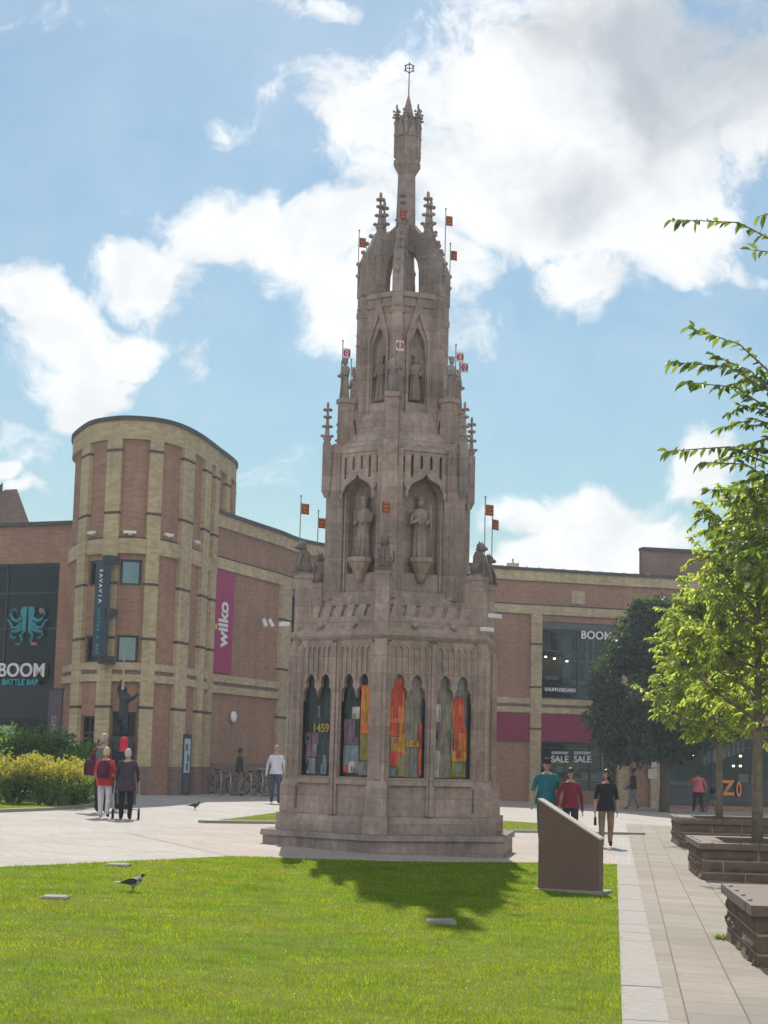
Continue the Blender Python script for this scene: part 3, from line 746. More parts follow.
hexprism(mb, .195, 12.86, .30, 13.02); hexprism(mb, .305, 13.022, .305, 13.12); hexprism(mb, .265, 13.122, .262, 13.62)
hexprism(mb, .258, 13.62, .228, 14.0); hexprism(mb, .16, 13.95, .012, 14.5)
for k in range(6):
    r = vtx(1, k).normalized(); fr, L = face_fr(.268, k)
    p = r*.265; mb.box((p.x, p.y, 13.55), (.06, .06, .75), va(k))
    for z in (13.62, 13.85): mb.ball(tuple(r*.295+Vector((0, 0, z))), .03, 5)
    p = r*.26; pinnacle(mb, p.x, p.y, 13.9, 13.96, .06, 14.24, 2, .032)
    mb.plate([(.03, 13.6), (L-.03, 13.6), (L/2, 13.95)], [], lambda a, z, d: fr(a, z, d-.02), .03)
mb.build('lantern_head', STONE_D, mon)
mb = MB(); mb.tube([(0, 0, 14.45), (0, 0, 15.16)], [.014, .010], 6)
ring = [(0.085*math.cos(a), 0, 15.04+.085*math.sin(a)) for a in (2*PI*i/16 for i in range(17))]
mb.tube(ring, .012, 5, cap=False); mb.tube([(-.1, 0, 15.04), (.1, 0, 15.04)], .010, 5)
for a in range(6): mb.ball((.105*math.cos(a*PI/3+.5), 0, 15.04+.105*math.sin(a*PI/3+.5)), .018, 5)
mb.build('finial', COPING, mon)

# ------------------------------------------------------------------ buildings
class Plan:
    def __init__(s, pts, smooth=True, n=6):
        P = [Vector(p) for p in pts]
        if smooth:
            Q = []
            for i in range(len(P)-1):
                a, b, c, d = P[max(i-1, 0)], P[i], P[i+1], P[min(i+2, len(P)-1)]
                for j in range(n):
                    t = j/n; Q.append(.5*((2*b)+(c-a)*t+(2*a-5*b+4*c-d)*t*t+(3*b-a-3*c+d)*t**3))
            P = Q+[P[-1]]
        s.P = P; s.u = [0]
        for a, b in zip(P, P[1:]): s.u.append(s.u[-1]+(b-a).length)
        s.nr = []
        for i in range(len(P)):
            t = (P[min(i+1, len(P)-1)]-P[max(i-1, 0)]).normalized(); s.nr.append(Vector((t.y, -t.x)))   # right of travel = towards the square
    def pos(s, u, o=0):
        u = max(0, min(s.u[-1], u)); i = 0
        while i < len(s.P)-2 and s.u[i+1] < u: i += 1
        t = (u-s.u[i])/(s.u[i+1]-s.u[i]); p = s.P[i].lerp(s.P[i+1], t); n = s.nr[i].lerp(s.nr[i+1], t).normalized()
        return p+n*o
    def frame(s, u):
        a, b = s.pos(u-.05), s.pos(u+.05); t = (b-a).normalized(); return Vector((t.x, t.y, 0)), Vector((t.y, -t.x, 0))
    def hit(s, px, py):
        d = ray(px, py); best = None
        for i in range(len(s.P)-1):
            a, b = s.P[i], s.P[i+1]; c0 = a.x*d.y-a.y*d.x; c1 = b.x*d.y-b.y*d.x
            if c0*c1 <= 0 and c0 != c1:
                t = c0/(c0-c1); q = a.lerp(b, t)
                if best is None or q.y < best[1]: best = (s.u[i]+(b-a).length*t, q.y)
        if best is None: return None
        return best[0], EYE+d.z*best[1]/d.y
    def U(s, px, py=480):
        for i in range(40):
            h = s.hit(px, py)
            if h: return h[0]
            px += .5 if px < 150 else -.5
        return 0
    def cuts(s, u0, u1): return [u0]+[u for u in s.u if u0+.02 < u < u1-.02]+[u1]
    def strip(s, mb, u0, u1, z0, z1, o0, o1, mi=0):
        c = s.cuts(u0, u1); n = len(c); vs = []
        for u in c:
            a, b = s.pos(u, o0), s.pos(u, o1)
            vs += [(b.x, b.y, z0), (b.x, b.y, z1), (a.x, a.y, z1), (a.x, a.y, z0)]
        fs = [(0, 1, 2, 3), (4*(n-1)+3, 4*(n-1)+2, 4*(n-1)+1, 4*(n-1))]
        for i in range(n-1):
            k = 4*i
            for j in range(4): fs.append((k+j, k+4+j, k+4+(j+1) % 4, k+(j+1) % 4))
        mb.add(vs, fs, mi)
    def wall(s, mb, u0, u1, z0, z1, holes, o0=-.35, o1=0, mi=0):
        us = sorted({u0, u1, *[h[0] for h in holes], *[h[1] for h in holes]}); us = [u for u in us if u0 <= u <= u1]
        for a, b in zip(us, us[1:]):
            hs = sorted((h[2], h[3]) for h in holes if h[0] <= a+1e-4 and h[1] >= b-1e-4); z = z0
            for p, q in hs:
                if p > z+.001: s.strip(mb, a, b, z, p, o0, o1, mi)
                z = q
            if z < z1-.001: s.strip(mb, a, b, z, z1, o0, o1, mi)
    def roof(s, mb, u0, u1, z0, z1, depth, mi=0, back=None):
        c = s.cuts(u0, u1); f = [s.pos(u, -.3) for u in c]; bk = back if back is not None else [Vector((f[-1].x, max(p.y for p in f)+depth)), Vector((f[0].x, max(p.y for p in f)+depth))]
        mb.prism([(p.x, p.y) for p in f+bk], z0, z1, mi=mi)
def mat_on(pl, u, z, o, flip=False, rot=0):
    t, n = pl.frame(u); p = pl.pos(u, o); m = Matrix((t, Vector((0, 0, 1)), n)).transposed().to_4x4() @ Matrix.Rotation(rot, 4, 'Z')
    m = Matrix.Translation((p.x, p.y, z)) @ m; return m
def glazed(pl, u0, u1, z0, z1, nu, zs, parent, glass=GLASS, name='window', fw=.07, inset=-.16, grey_top=0):
    fb = MB()
    pl.strip(fb, u0, u0+fw, z0, z1, inset-.06, inset+.05); pl.strip(fb, u1-fw, u1, z0, z1, inset-.06, inset+.05)
    pl.strip(fb, u0+fw, u1-fw, z0, z0+fw, inset-.06, inset+.05); pl.strip(fb, u0+fw, u1-fw, z1-fw, z1, inset-.06, inset+.05)
    for i in range(1, nu):
        u = u0+(u1-u0)*i/nu; pl.strip(fb, u-fw*.45, u+fw*.45, z0+fw, z1-fw, inset-.05, inset+.04)
    for z in zs: pl.strip(fb, u0+fw, u1-fw, z-fw*.45, z+fw*.45, inset-.055, inset+.045)
    w = fb.build(name, FRAME, parent)
    g = MB(); pl.strip(g, u0+fw*.5, u1-fw*.5, z0+fw*.5, z1-fw*.5, inset-.022, inset-.01); g.build('pane', glass, w)
    return w
def pilaster(parent, pl, u0, u1, z0, z1, o, joints):
    mb = MB(); pl.strip(mb, u0, u1, z0, z1, -.05, o)
    for z in joints: 
        if z0 < z < z1: pl.strip(mb, u0-.015, u1+.015, z-.045, z+.045, -.04, o+.012, 1)
    return mb.build('pilaster', [BUFF, JOINT], parent)
def band(parent, pl, u0, u1, z0, z1, o0, o1, mat, name='stone_band'):
    mb = MB(); pl.strip(mb, u0, u1, z0, z1, o0, o1); return mb.build(name, mat, parent)

# --- the long curved wing
WG = Plan([(-6.55, 62.6), (-6.12, 64.2), (-5.52, 66.0), (-4.25, 69.6), (-3.06, 73.0), (0.5, 77.2), (4.93, 80.4), (8.24, 81.6), (12.3, 82.9), (20, 84.6), (46, 90)])
wing = thing('shopping_building', 'long curved brown brick shopping building with buff stone bands, behind the monument', 'building', (0, 76, 0))
wing.location = (0, 0, 0)
Ue = WG.u[-1]
u_w0, u_w1 = WG.U(541, 660), WG.U(616.5, 660)            # big window
u_l0 = WG.U(288, 640); u_l1 = u_l0+3.4                    # window partly behind the monument
u_s0 = WG.U(664, 760)                                     # shopfront under the trees
s_end = u_s0+22
mb = MB()
shop = (u_w0+.05, u_w1, .35, 2.53)
holes = [(u_w0, u_w1, 4.5, 8.05), (u_l0, u_l1, 4.5, 8.1), shop, (u_l0, u_l1, .3, 2.5), (u_s0, s_end, -.25, 3.55)]
holes.sort(key=lambda h: (h[0], h[2]))
WG.wall(mb, 0, Ue, -1.5, 10.38, holes)
mb.build('wall', BRICK, wing)
bands = [(9.9, 10.36, .10), (8.36, 8.76, .10), (4.22, 4.49, .10), (3.82, 4.08, .13)]
for z0, z1, o in bands: band(wing, WG, 0.3, Ue, z0, z1, -.05, o, BUFF)
pil = []
for a, b, y in ((277.5, 287.5, 640), (530, 541, 660), (617, 628, 660), ):
    pil.append((WG.U(a, y), WG.U(b, y)))
pil.append((u_l1, u_l1+.55)); pil.append((WG.U(478, 660), WG.U(489, 660)))
for i in range(6): pil.append((s_end-22+5.5*(i+1)-.25, s_end-22+5.5*(i+1)+.3))
for i, (a, b) in enumerate(pil): pilaster(wing, WG, a, b, -1.2 if i < 5 else 4.49, 8.36, .145, (6.98, 5.0, 3.1))
for px, py, w in ((578, 597, 1.0),):
    u, z = WG.hit(px, py); band(wing, WG, u-.35, u+.35, 8.93, 9.55, -.02, .05, BUFF, 'stone_panel')
band(wing, WG, 0, Ue, 10.36, 10.50, -.45, .16, COPING, 'coping'); band(wing, WG, .3, Ue, 8.765, 8.83, -.02, .06, JOINT, 'string_course'); band(wing, WG, .3, Ue, 4.085, 4.215, -.02, .045, BRICK_D, 'string_course')
mb = MB(); WG.roof(mb, 0, Ue, 10.1, 10.34, 4, back=[Vector((46, 110)), Vector((-4, 110)), Vector((-9, 75))]); mb.build('roof', COPING, wing)
# brick plinth courses
mb = MB(); WG.strip(mb, 0.3, WG.U(277, 700), -1.2, 1.26, -.02, .035); mb.build('plinth', BRICK_D, wing)
for i in range(26):                                        # small fixings along the roof edge
    p = WG.pos(u_l1+2+i*.62, -.1); mb = MB(); mb.box((p.x, p.y, 10.53), (.1, .1, .06)); mb.build('roof_fixing', CREAM, wing)
p = WG.pos(WG.U(518, 566), -.6); mb = MB(); mb.box((p.x, p.y, 10.6), (.55, .5, .25)); mb.tube([(p.x, p.y, 10.7), (p.x, p.y, 10.95)], .05); mb.build('roof_vent', CREAM, wing)
# windows
w = glazed(WG, u_w0, u_w1, 4.5, 7.72, 2, (6.72, 5.0), wing)
mb = MB(); WG.strip(mb, u_w0, u_w1, 7.725, 8.05, -.2, -.04); mb.build('header_panel', PANELG, wing)
w2 = glazed(WG, u_l0, u_l1, 4.5, 8.1, 2, (7.2, 6.2, 5.2), wing)
w3 = glazed(WG, shop[0], shop[1], shop[2], shop[3], 3, (), wing, name='shop_window')
w4 = glazed(WG, u_l0, u_l1, .3, 2.5, 2, (), wing, name='shop_window')
glazed(WG, u_s0, s_end, -.25, 3.5, 9, (2.5,), wing, name='shop_window', glass=GLASS)
for a, b in ((u_w0-.02, u_w1+.02), (WG.U(489.5, 730), WG.U(529.5, 730)), (u_l0+.02, u_l1-.02)): band(wing, WG, a, b, 2.54, 3.80, -.05, .09, MAGENTA, 'crimson_fascia')
# rooms behind the glass
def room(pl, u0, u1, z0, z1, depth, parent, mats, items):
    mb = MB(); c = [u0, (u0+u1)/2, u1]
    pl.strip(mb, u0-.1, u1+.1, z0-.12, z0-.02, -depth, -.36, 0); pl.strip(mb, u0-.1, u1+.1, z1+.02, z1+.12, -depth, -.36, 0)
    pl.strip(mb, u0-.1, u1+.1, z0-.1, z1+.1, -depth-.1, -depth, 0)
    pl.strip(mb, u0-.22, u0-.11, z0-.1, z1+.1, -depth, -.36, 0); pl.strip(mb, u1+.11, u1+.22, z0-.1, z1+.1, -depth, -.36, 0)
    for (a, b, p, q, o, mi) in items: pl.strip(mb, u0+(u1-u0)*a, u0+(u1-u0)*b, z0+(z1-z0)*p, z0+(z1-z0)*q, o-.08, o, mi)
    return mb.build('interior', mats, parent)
BULB = glow_mat('warm_bulb', (1, .72, .35), 6)
IN_L = plain('interior_pale', (.30, .33, .34), .8, .3, 2); IN_G = plain('interior_green', (.05, .09, .08), .8, .3, 2)
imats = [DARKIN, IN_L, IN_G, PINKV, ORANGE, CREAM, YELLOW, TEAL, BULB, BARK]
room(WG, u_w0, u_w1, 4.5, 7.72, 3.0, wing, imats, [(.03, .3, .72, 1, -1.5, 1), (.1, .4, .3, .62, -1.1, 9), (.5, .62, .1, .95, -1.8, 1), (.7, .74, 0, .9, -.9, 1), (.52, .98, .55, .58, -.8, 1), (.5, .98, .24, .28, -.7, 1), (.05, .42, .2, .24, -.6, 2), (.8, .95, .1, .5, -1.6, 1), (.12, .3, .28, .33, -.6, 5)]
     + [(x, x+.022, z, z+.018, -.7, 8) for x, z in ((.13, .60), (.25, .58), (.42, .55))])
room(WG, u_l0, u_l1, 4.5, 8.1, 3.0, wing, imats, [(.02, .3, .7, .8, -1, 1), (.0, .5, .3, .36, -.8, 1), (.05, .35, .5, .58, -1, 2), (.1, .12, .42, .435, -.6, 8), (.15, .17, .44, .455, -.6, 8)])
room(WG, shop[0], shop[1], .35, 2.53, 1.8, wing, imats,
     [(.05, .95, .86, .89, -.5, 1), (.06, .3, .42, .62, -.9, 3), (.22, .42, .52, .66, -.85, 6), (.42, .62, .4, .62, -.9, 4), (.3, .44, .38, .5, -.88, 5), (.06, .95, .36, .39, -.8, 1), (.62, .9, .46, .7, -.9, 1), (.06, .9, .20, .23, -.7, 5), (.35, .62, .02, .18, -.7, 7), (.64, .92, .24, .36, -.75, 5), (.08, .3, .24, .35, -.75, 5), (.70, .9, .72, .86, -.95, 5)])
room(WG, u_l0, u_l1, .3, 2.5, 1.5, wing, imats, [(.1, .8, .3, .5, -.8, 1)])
rng = random.Random(5); its = []
fx = lambda px, py: ((WG.hit(px, py)[0]-u_s0)/22, (WG.hit(px, py)[1]+.25)/3.75)
for px, py in ((687, 757), (698, 757), (724, 758), (745, 757), (738, 767), (745, 767)):
    a, z = fx(px, py); its.append((a, a+.004, z, z+.022, -.6, 8))
for i in range(9):
    a, z = fx(712+i*5.2, 766-i*1.8); its.append((a, a+.007, z, z+.16, -1.0-.05*i, 1))  # pale slats standing in for stairs reflected in the glass
for px, py in ((748, 780), (761, 780)):
    a, z = fx(px, py); its.append((a-.012, a+.010, z-.03, z+.07, -.45, 5))
a, z = fx(668, 787); its += [(.02, .1, .25, .3, -.6, 1), (.05, .4, .06, .09, -.9, 2), (.2, .5, .3, .33, -1.6, 2), (.62, .95, .3, .5, -1.5, 2)]
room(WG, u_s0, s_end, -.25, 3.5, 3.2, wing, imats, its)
u, z = WG.hit(727, 789)
text_obj('window_lettering', 'Z', .95, ORANGE, wing, mat_on(WG, WG.U(728.5, 789), z+.02, -.07), .01, .03, .95)
mb = MB(); uu = WG.U(739.5, 789)
pl_ring = [(.13*math.cos(t), .36*math.sin(t)) for t in (2*PI*i/20 for i in range(20))]
mm = mat_on(WG, uu, z, -.07); mb.plate(pl_ring, [[(.45*a, .6*b) for a, b in pl_ring]], lambda a, b, d: tuple(mm @ Vector((a, b, d))), .02)
mb.build('window_lettering', ORANGE, wing)
# stone notice and column of the shopfront
mb = MB(); 
for px in (655, 0):
    if px: u, zz = WG.hit(px, 780); WG.strip(mb, u-.28, u+.25, -1, 3.8, -.05, .16)
mb.build('stone_pier', BUFF, wing)
mb = MB(); u = WG.U(651, 770)
for z0 in (1.5, .95): WG.strip(mb, u-.22, u+.22, z0, z0+.45, .17, .19)
mb.build('notice_board', CREAM, wing)
for px, py, s, txt in ((597, 633.5, .52, 'BOOM'), ):
    u, z = WG.hit(px, py); text_obj('window_lettering', txt, s, WHITE, w, mat_on(WG, u, z-.1, -.07), .01, .012, 1.05)
u, z = WG.hit(561, 690); text_obj('window_lettering', 'SHUFFLEBOARD', .22, WHITE, w, mat_on(WG, u, z, -.07), .01, .006)
for px in (560.5, 583):
    u, z = WG.hit(px, 759.5); text_obj('sale_lettering', 'SALE', .42, WHITE, w3, mat_on(WG, u, z, -.07), .01, .008)
    text_obj('sale_lettering', 'summer', .26, WHITE, w3, mat_on(WG, u, z+.32, -.07), .01, .004)

# raised block on the roof and beyond
blk = thing('rooftop_block', 'raised dark brick block standing above the roof at the right', 'building', (0, 0, 0))
BP = Plan([(12.4, 83.6), (18.5, 85.0), (46, 91)], False)
mb = MB(); BP.wall(mb, 0, BP.u[-1], 10.2, 11.75, [], -.4, 0); mb.prism([(12.45, 83.7), (12.8, 83.7), (15.8, 100), (15.4, 100)], 10.2, 11.75); mb.build('wall', BRICK_D, blk)
mb = MB(); BP.strip(mb, -.0, BP.u[-1], 11.75, 11.9, -.5, .1); mb.prism([(12.8, 84.2), (46, 91.2), (46, 100), (15.7, 100)], 11.6, 11.74); mb.build('roof', COPING, blk)

# --- the drum shaped tower
TW = Plan([(-9.6, 67.2), (-10.7, 65.3), (-11.12, 63.2), (-11.05, 62.0), (-10.72, 60.8), (-9.9, 58.85), (-9.15, 58.05), (-8.5, 57.8), (-7.65, 58.1), (-7.08, 59.0), (-6.62, 60.7), (-6.21, 63.4), (-5.83, 66.4), (-6.1, 68), (-7.1, 69.5)])
tow = thing('round_tower', 'drum shaped brick tower with buff pilasters and a plain parapet, left of the monument', 'building')
Te = TW.u[-1]; tpx = [(84.7, 92.5), (109, 122), (148, 160), (180, 191), (202, 208)]
tp = [(TW.U(a), TW.U(b)) for a, b in tpx]
last = tp[-1][1]; k = 0
for px0, px1 in ((212.5, 216.5), (223.5, 227.5), (234.0, 237.3)):
    tp.append((TW.U(px0), TW.U(px1)))
holes = []
b1 = (tp[0][1], tp[1][0]); b2 = (tp[1][1], tp[2][0])
wins = [(b1[0]+.06, b1[1]-.06, 7.05, 7.9), (b2[0]+.06, b2[1]-.06, 7.05, 7.9), (b1[0]+.06, b1[1]-.06, 4.52, 5.4), (b2[0]+.06, b2[1]-.06, 4.52, 5.4)]
doors = [(b1[0]+.04, b1[1]-.04, -.2, 2.75), (b2[0]+.04, b2[1]-.04, -.2, 2.9)]
hs = sorted(wins+doors, key=lambda h: (h[0], h[2]))
mb = MB(); TW.wall(mb, 0, Te, -1.5, 12.58, hs); mb.build('wall', BRICK, tow)
uw = TW.U(218, 480)
for z0, z1, o in ((11.93, 12.56, .12), (8.1, 8.6, .10), (4.26, 4.5, .10), (3.88, 4.12, .12)): band(tow, TW, 0, Te if z0 > 9 else uw, z0, z1, -.05, o, BUFF)
for a, b in tp:
    lo = b < uw+.1
    pilaster(tow, TW, a, b, 1.15 if lo else 10.5, 11.93, .14, (11.55, 9.45, 7.1, 5.3, 3.05))
    if lo: band(tow, TW, a, b, -1.2, 1.148, -.05, .15, BRICK_D, 'pilaster_base')
band(tow, TW, 0, Te, 12.56, 12.70, -.4, .18, COPING, 'coping'); band(tow, TW, 0, uw, 4.125, 4.255, -.02, .045, BRICK_D, 'string_course'); band(tow, TW, 0, uw, 8.6, 8.66, -.02, .05, JOINT, 'string_course')
mb = MB(); TW.roof(mb, 0, Te, 12.3, 12.5, .5, back=[]); mb.build('roof', COPING, tow)
mb = MB(); mb.prism([(-7.1, 69.4), (-9.6, 67.1), (-9.4, 66.9), (-7.3, 69.1)], -1, 12.5); mb.build('rear_wall', BRICK_D, tow)
for i, h in enumerate(wins): glazed(TW, *h, 1, (), tow, glass=MIRROR if i in (1, 3) else GLASS_D, inset=-.12)
mb = MB()
for i, h in enumerate(wins): TW.strip(mb, h[0], h[1], h[2], h[3], -.34, -.22)
mb.build('blind', PANELG, tow)
for h in doors:
    d = glazed(TW, *h, 2, (2.2,), tow, glass=GLASS_D, name='door', inset=-.14)
    mb = MB(); um = (h[0]+h[1])/2; TW.strip(mb, um-.12, um-.09, .8, 1.5, -.09, -.06); TW.strip(mb, um+.09, um+.12, .8, 1.5, -.09, -.06); mb.build('handle', METAL, d)
mb = MB()
for h in doors: TW.strip(mb, h[0], h[1], h[2], h[3], -.6, -.5)
mb.build('lobby', DARKIN, tow)
# floodlights at the foot of the upper panels
for px, py, lab in ((95, 533, 'first'), (130, 532.5, 'second'), (166, 535, 'third'), (194, 542, 'fourth')):
    u, z = TW.hit(px, py); mb = MB(); m = mat_on(TW, u, z, .12)
    mb.box((0, 0, 0), (.42, .09, .10)); mb.box((0, -.06, -.05), (.1, .06, .12)); mb.xform(m)
    o = mb.build('floodlight', WHITE); tag(o, lab+' small pale floodlight from the left on the tower ledge', 'floodlight', 'floodlights on the tower ledge')
# lit poster case in the fourth bay
u, z = TW.hit(182, 765)
pc = thing('poster_case', 'tall dark poster case with a pale blue poster on the tower wall', 'poster case')
mb = MB(); TW.strip(mb, u-.42, u+.46, -.3, 2.25, .0, .17); mb.build('case', FRAME, pc)
mb = MB(); TW.strip(mb, u-.32, u+.30, .95, 2.1, .172, .18); mb.build('poster', plain('pale_blue_poster', (.42, .55, .62), .5, .15, 3), pc)
mb = MB()
for q, (a, b) in enumerate(((-.1, 1.8), (.08, 1.45), (-.02, 1.15))): TW.strip(mb, u+a-.1, u+a+.1, b-.12, b+.12, .1805, .186)
TW.strip(mb, u-.3, u+.28, .3, .85, .172, .178)
mb.build('poster_figures', PANELG, pc)
# hanging column sign
u, z = TW.hit(100, 610); cs = thing('column_sign', 'tall narrow dark blue projecting sign with stacked white and teal letters', 'sign')
t, n = TW.frame(u); 
u0, zt = TW.hit(104, 559)
base = TW.pos(TW.U(114, 610), .0); base = Vector((base.x, base.y, 0))
ang = math.atan2(t.y, t.x); nn = Vector((n.x, n.y, 0)); tt = Vector((t.x, t.y, 0))
mb = MB(); q = base+nn*.55+tt*.0; mb.box((q.x, q.y, 6.2), (.40, .30, 3.1), ang); mb.build('sign_box', TEALD, cs)
mb = MB()
for zz_ in (7.84, 6.1, 4.55):
    r = base+nn*.32+tt*.1; mb.box((r.x, r.y, zz_), (.30, .5, .26), ang)
mb.build('bracket', FRAME, cs)
letters = [('S', WHITE), ('A', WHITE), ('V', WHITE), ('A', WHITE), ('V', WHITE), ('I', WHITE), ('A', WHITE)]
for i, (ch, m_) in enumerate(letters):
    m = Matrix((tt, Vector((0, 0, 1)), nn)).transposed().to_4x4(); p = q+nn*.155+tt*.06; m.translation = (p.x, p.y, 7.45-i*.165)
    text_obj('letter', ch, .2, m_, cs, m @ Matrix.Rotation(-PI/2, 4, 'Z'), .004, .004)
for i, ch in enumerate('COFFEE & BAR'):
    if ch == ' ': continue
    m = Matrix((tt, Vector((0, 0, 1)), nn)).transposed().to_4x4(); p = q+nn*.155+tt*.03; m.translation = (p.x, p.y, 6.15-i*.125)
    text_obj('letter', ch, .17, TEAL, cs, m @ Matrix.Rotation(-PI/2, 4, 'Z'), .004, .003)
# bronze figure with raised arm on the doorway
u, z = TW.hit(123, 722); p = TW.pos(u, .38)
sf = thing('wall_sculpture', 'dark sculpted figure raising a pale spear above the tower doorway', 'sculpture', (p.x, p.y, 2.1), math.atan2(t.y, t.x)*.3)
J = {'h': ((0, 0, .75), .17), 'c': ((.02, 0, 1.25), (.2, .15)), 'n': ((.02, 0, 1.45), .07), 'hd': ((.03, -.02, 1.62), .11), 'e1': ((.3, -.1, 1.2), .07), 'w1': ((.55, -.2, 1.38), .05), 'e2': ((-.2, -.05, 1.5), .07), 'w2': ((-.02, -.15, 1.85), .05), 'k1': ((.1, -.1, .4), .1), 'f1': ((.12, 0, .02), .07), 'k2': ((-.12, .02, .4), .1), 'f2': ((-.14, .08, .02), .07)}
me = skin_mesh(J, [('h', 'c'), ('c', 'n'), ('n', 'hd'), ('c', 'e1'), ('e1', 'w1'), ('c', 'e2'), ('e2', 'w2'), ('h', 'k1'), ('k1', 'f1'), ('h', 'k2'), ('k2', 'f2')], 'h')
me.materials.append(plain('dark_bronze', (.03, .035, .05), .5, .2)); o = bpy.data.objects.new('figure', me); COL.objects.link(o); o.parent = sf
mb = MB(); mb.tube([(0, -.17, 1.5), (.02, -.2, 2.6)], [.05, .02], 6); mb.build('spear', plain('pink_stone', (.50, .33, .27), .8, .1), sf)
mb = MB(); mb.box((0, .05, -.1), (.7, .5, .2)); mb.box((0, .1, -.4), (.4, .3, .4), taper=1.5); mb.build('bracket', FRAME, sf)

# --- the bar frontage at the far left
BR = Plan([(-48, 84.0), (-15.29, 69.7), (-12.0, 68.25)], False)
bar = thing('bar_building', 'brick building with tall dark glazed bar front at the far left', 'building')
Be = BR.u[-1]; g0, g1 = Be-8.2, BR.U(56, 640)
mb = MB(); BR.wall(mb, 0, Be, -1.5, 10.35, [(g0, g1, 0, 8.86)], -.4, 0); mb.build('wall', BRICK, bar)
mb = MB(); BR.strip(mb, 0, Be, 10.35, 10.5, -.5, .12); mb.build('coping', COPING, bar)
mb = MB(); mb.prism([(-48, 84.3), (-15.3, 70.1), (-12.05, 68.7), (-12.3, 95), (-48, 95)], 10.0, 10.3); mb.build('roof', COPING, bar)
gw = glazed(BR, g0, g1, 4.05, 8.84, 3, (7.7, 6.3), bar, glass=GLASS_D, fw=.06)
glazed(BR, g0, g1, .02, 2.75, 4, (2.2,), bar, glass=GLASS_D, name='door')
mb = MB(); BR.strip(mb, g0, g1, 2.76, 4.04, -.25, .02); mb.build('fascia', plain('black_fascia', (.03, .03, .035), .4, .1), bar)
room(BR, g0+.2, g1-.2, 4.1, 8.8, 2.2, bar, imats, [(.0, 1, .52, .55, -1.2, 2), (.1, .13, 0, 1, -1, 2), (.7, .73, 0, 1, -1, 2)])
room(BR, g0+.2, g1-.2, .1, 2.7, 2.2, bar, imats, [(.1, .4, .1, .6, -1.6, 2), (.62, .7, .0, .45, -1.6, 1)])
TEAL_L = plain('teal_neon_vinyl', (.03, .27, .33), .5, .12); 
u, z = BR.hit(21.5, 671.5); text_obj('sign_lettering', 'BOOM', .74, WHITE, bar, mat_on(BR, u, 4.64, .0), .03, .012, 1.02)
text_obj('sign_lettering', 'BATTLE BAR', .315, TEAL, bar, mat_on(BR, u, 4.18, .03), .03, .012, .98)
mb = MB(); BR.strip(mb, u-1.2, u+1.15, 4.34, 4.90, -.2, -.085); mb.build('sign_backing', plain('sign_black', (.03, .03, .035), .5, .1), bar)
# octopus emblem on the glass
u, z = BR.hit(26.5, 621); mo = mat_on(BR, u, z, -.07) @ Matrix.Scale(.95, 4); oc = MB()
def T2(pts, r): oc.tube([tuple(mo @ Vector((x, y, .015))) for x, y in pts], r, 6)
for sg in (-1, 1):
    pr = [(0.04*sg, .62), (.28*sg, .58), (.36*sg, .40), (.30*sg, .22), (.22*sg, .12), (.28*sg, -.08), (.34*sg, -.25), (.26*sg, -.42), (.06*sg, -.46)]
    oc.plate(pr if sg > 0 else pr[::-1], [], lambda a, b, d: tuple(mo @ Vector((a, b, .03-d))), .03)
    T2([(.28*sg, .12), (.5*sg, .0), (.72*sg, .08), (.84*sg, .28), (.78*sg, .46), (.62*sg, .5), (.56*sg, .4)], [.08, .075, .065, .06, .05, .04, .03])
    T2([(.28*sg, -.1), (.5*sg, -.28), (.74*sg, -.26), (.82*sg, -.08), (.92*sg, .04), (1.02*sg, .04)], [.085, .075, .06, .05, .04, .03])
    T2([(.24*sg, -.3), (.48*sg, -.42), (.74*sg, -.42), (.80*sg, -.58), (.68*sg, -.70), (.54*sg, -.66)], [.08, .07, .06, .05, .04, .03])
    T2([(.16*sg, -.4), (.30*sg, -.6), (.22*sg, -.82), (.34*sg, -.96), (.52*sg, -.94)], [.07, .06, .05, .04, .03])
oc.build('octopus_emblem', TEAL_L, gw)
oc = MB(); oc.ball(tuple(mo @ Vector((.4, -.94, .02))), (.16, .05, .06)); oc.ball(tuple(mo @ Vector((.66, .42, .02))), (.07, .05, .12)); oc.build('pink_accent', PINKV, gw)
mb = MB(); u2, z2 = BR.hit(50, 700); BR.strip(mb, g1+.02, Be-.02, 0, 8.86, -.05, .03); mb.build('corner_pier', BRICK, bar)
vb = thing('wall_banner', 'dark purple vertical banner with white lettering beside the bar entrance', 'banner')
u3, z3 = BR.hit(58, 720); u3 = min(u3, Be-.5)
mb = MB(); BR.strip(mb, u3-.30, u3+.30, .7, 3.9, .06, .12); mb.build('cloth', PURPLE, vb)
text_obj('lettering', 'EVENTS', .30, plain('banner_lilac', (.36, .34, .42), .6, .1), vb, mat_on(BR, u3, 2.4, .125, rot=PI/2), .004, .004)
mb = MB(); BR.strip(mb, u3-.34, u3+.34, 3.9, 3.96, .0, .14); BR.strip(mb, u3-.34, u3+.34, .64, .7, .0, .14); mb.build('bracket', FRAME, vb)
u, z = BR.hit(21, 742); p = BR.pos(u, .9)
ab = thing('sandwich_board', 'pale blue notice board standing behind the hedge by the bar door', 'notice board', (p.x, p.y, gz(p.x)))
mb = MB(); mb.box((0, 0, 1.4), (.62, .05, 1.3)); mb.build('board', plain('pale_board', (.45, .55, .6), .5, .1), ab)
mb = MB(); mb.box((-.28, .04, .7), (.05, .05, 1.5)); mb.box((.28, .04, .7), (.05, .05, 1.5)); mb.build('leg', METAL, ab)
u, z = TW.hit(70, 742) or TW.hit(74, 742) or TW.hit(78, 742); p = TW.pos(u, .2)
mb = MB(); mb.box((0, 0, 0), (.42, .3, .6)); mb.box((0, -.02, .32), (.46, .34, .06)); o = mb.build('wall_cabinet', FRAME); o.location = (p.x, p.y, 1.75); tag(o, 'small dark wall cabinet at the left edge of the tower', 'cabinet')
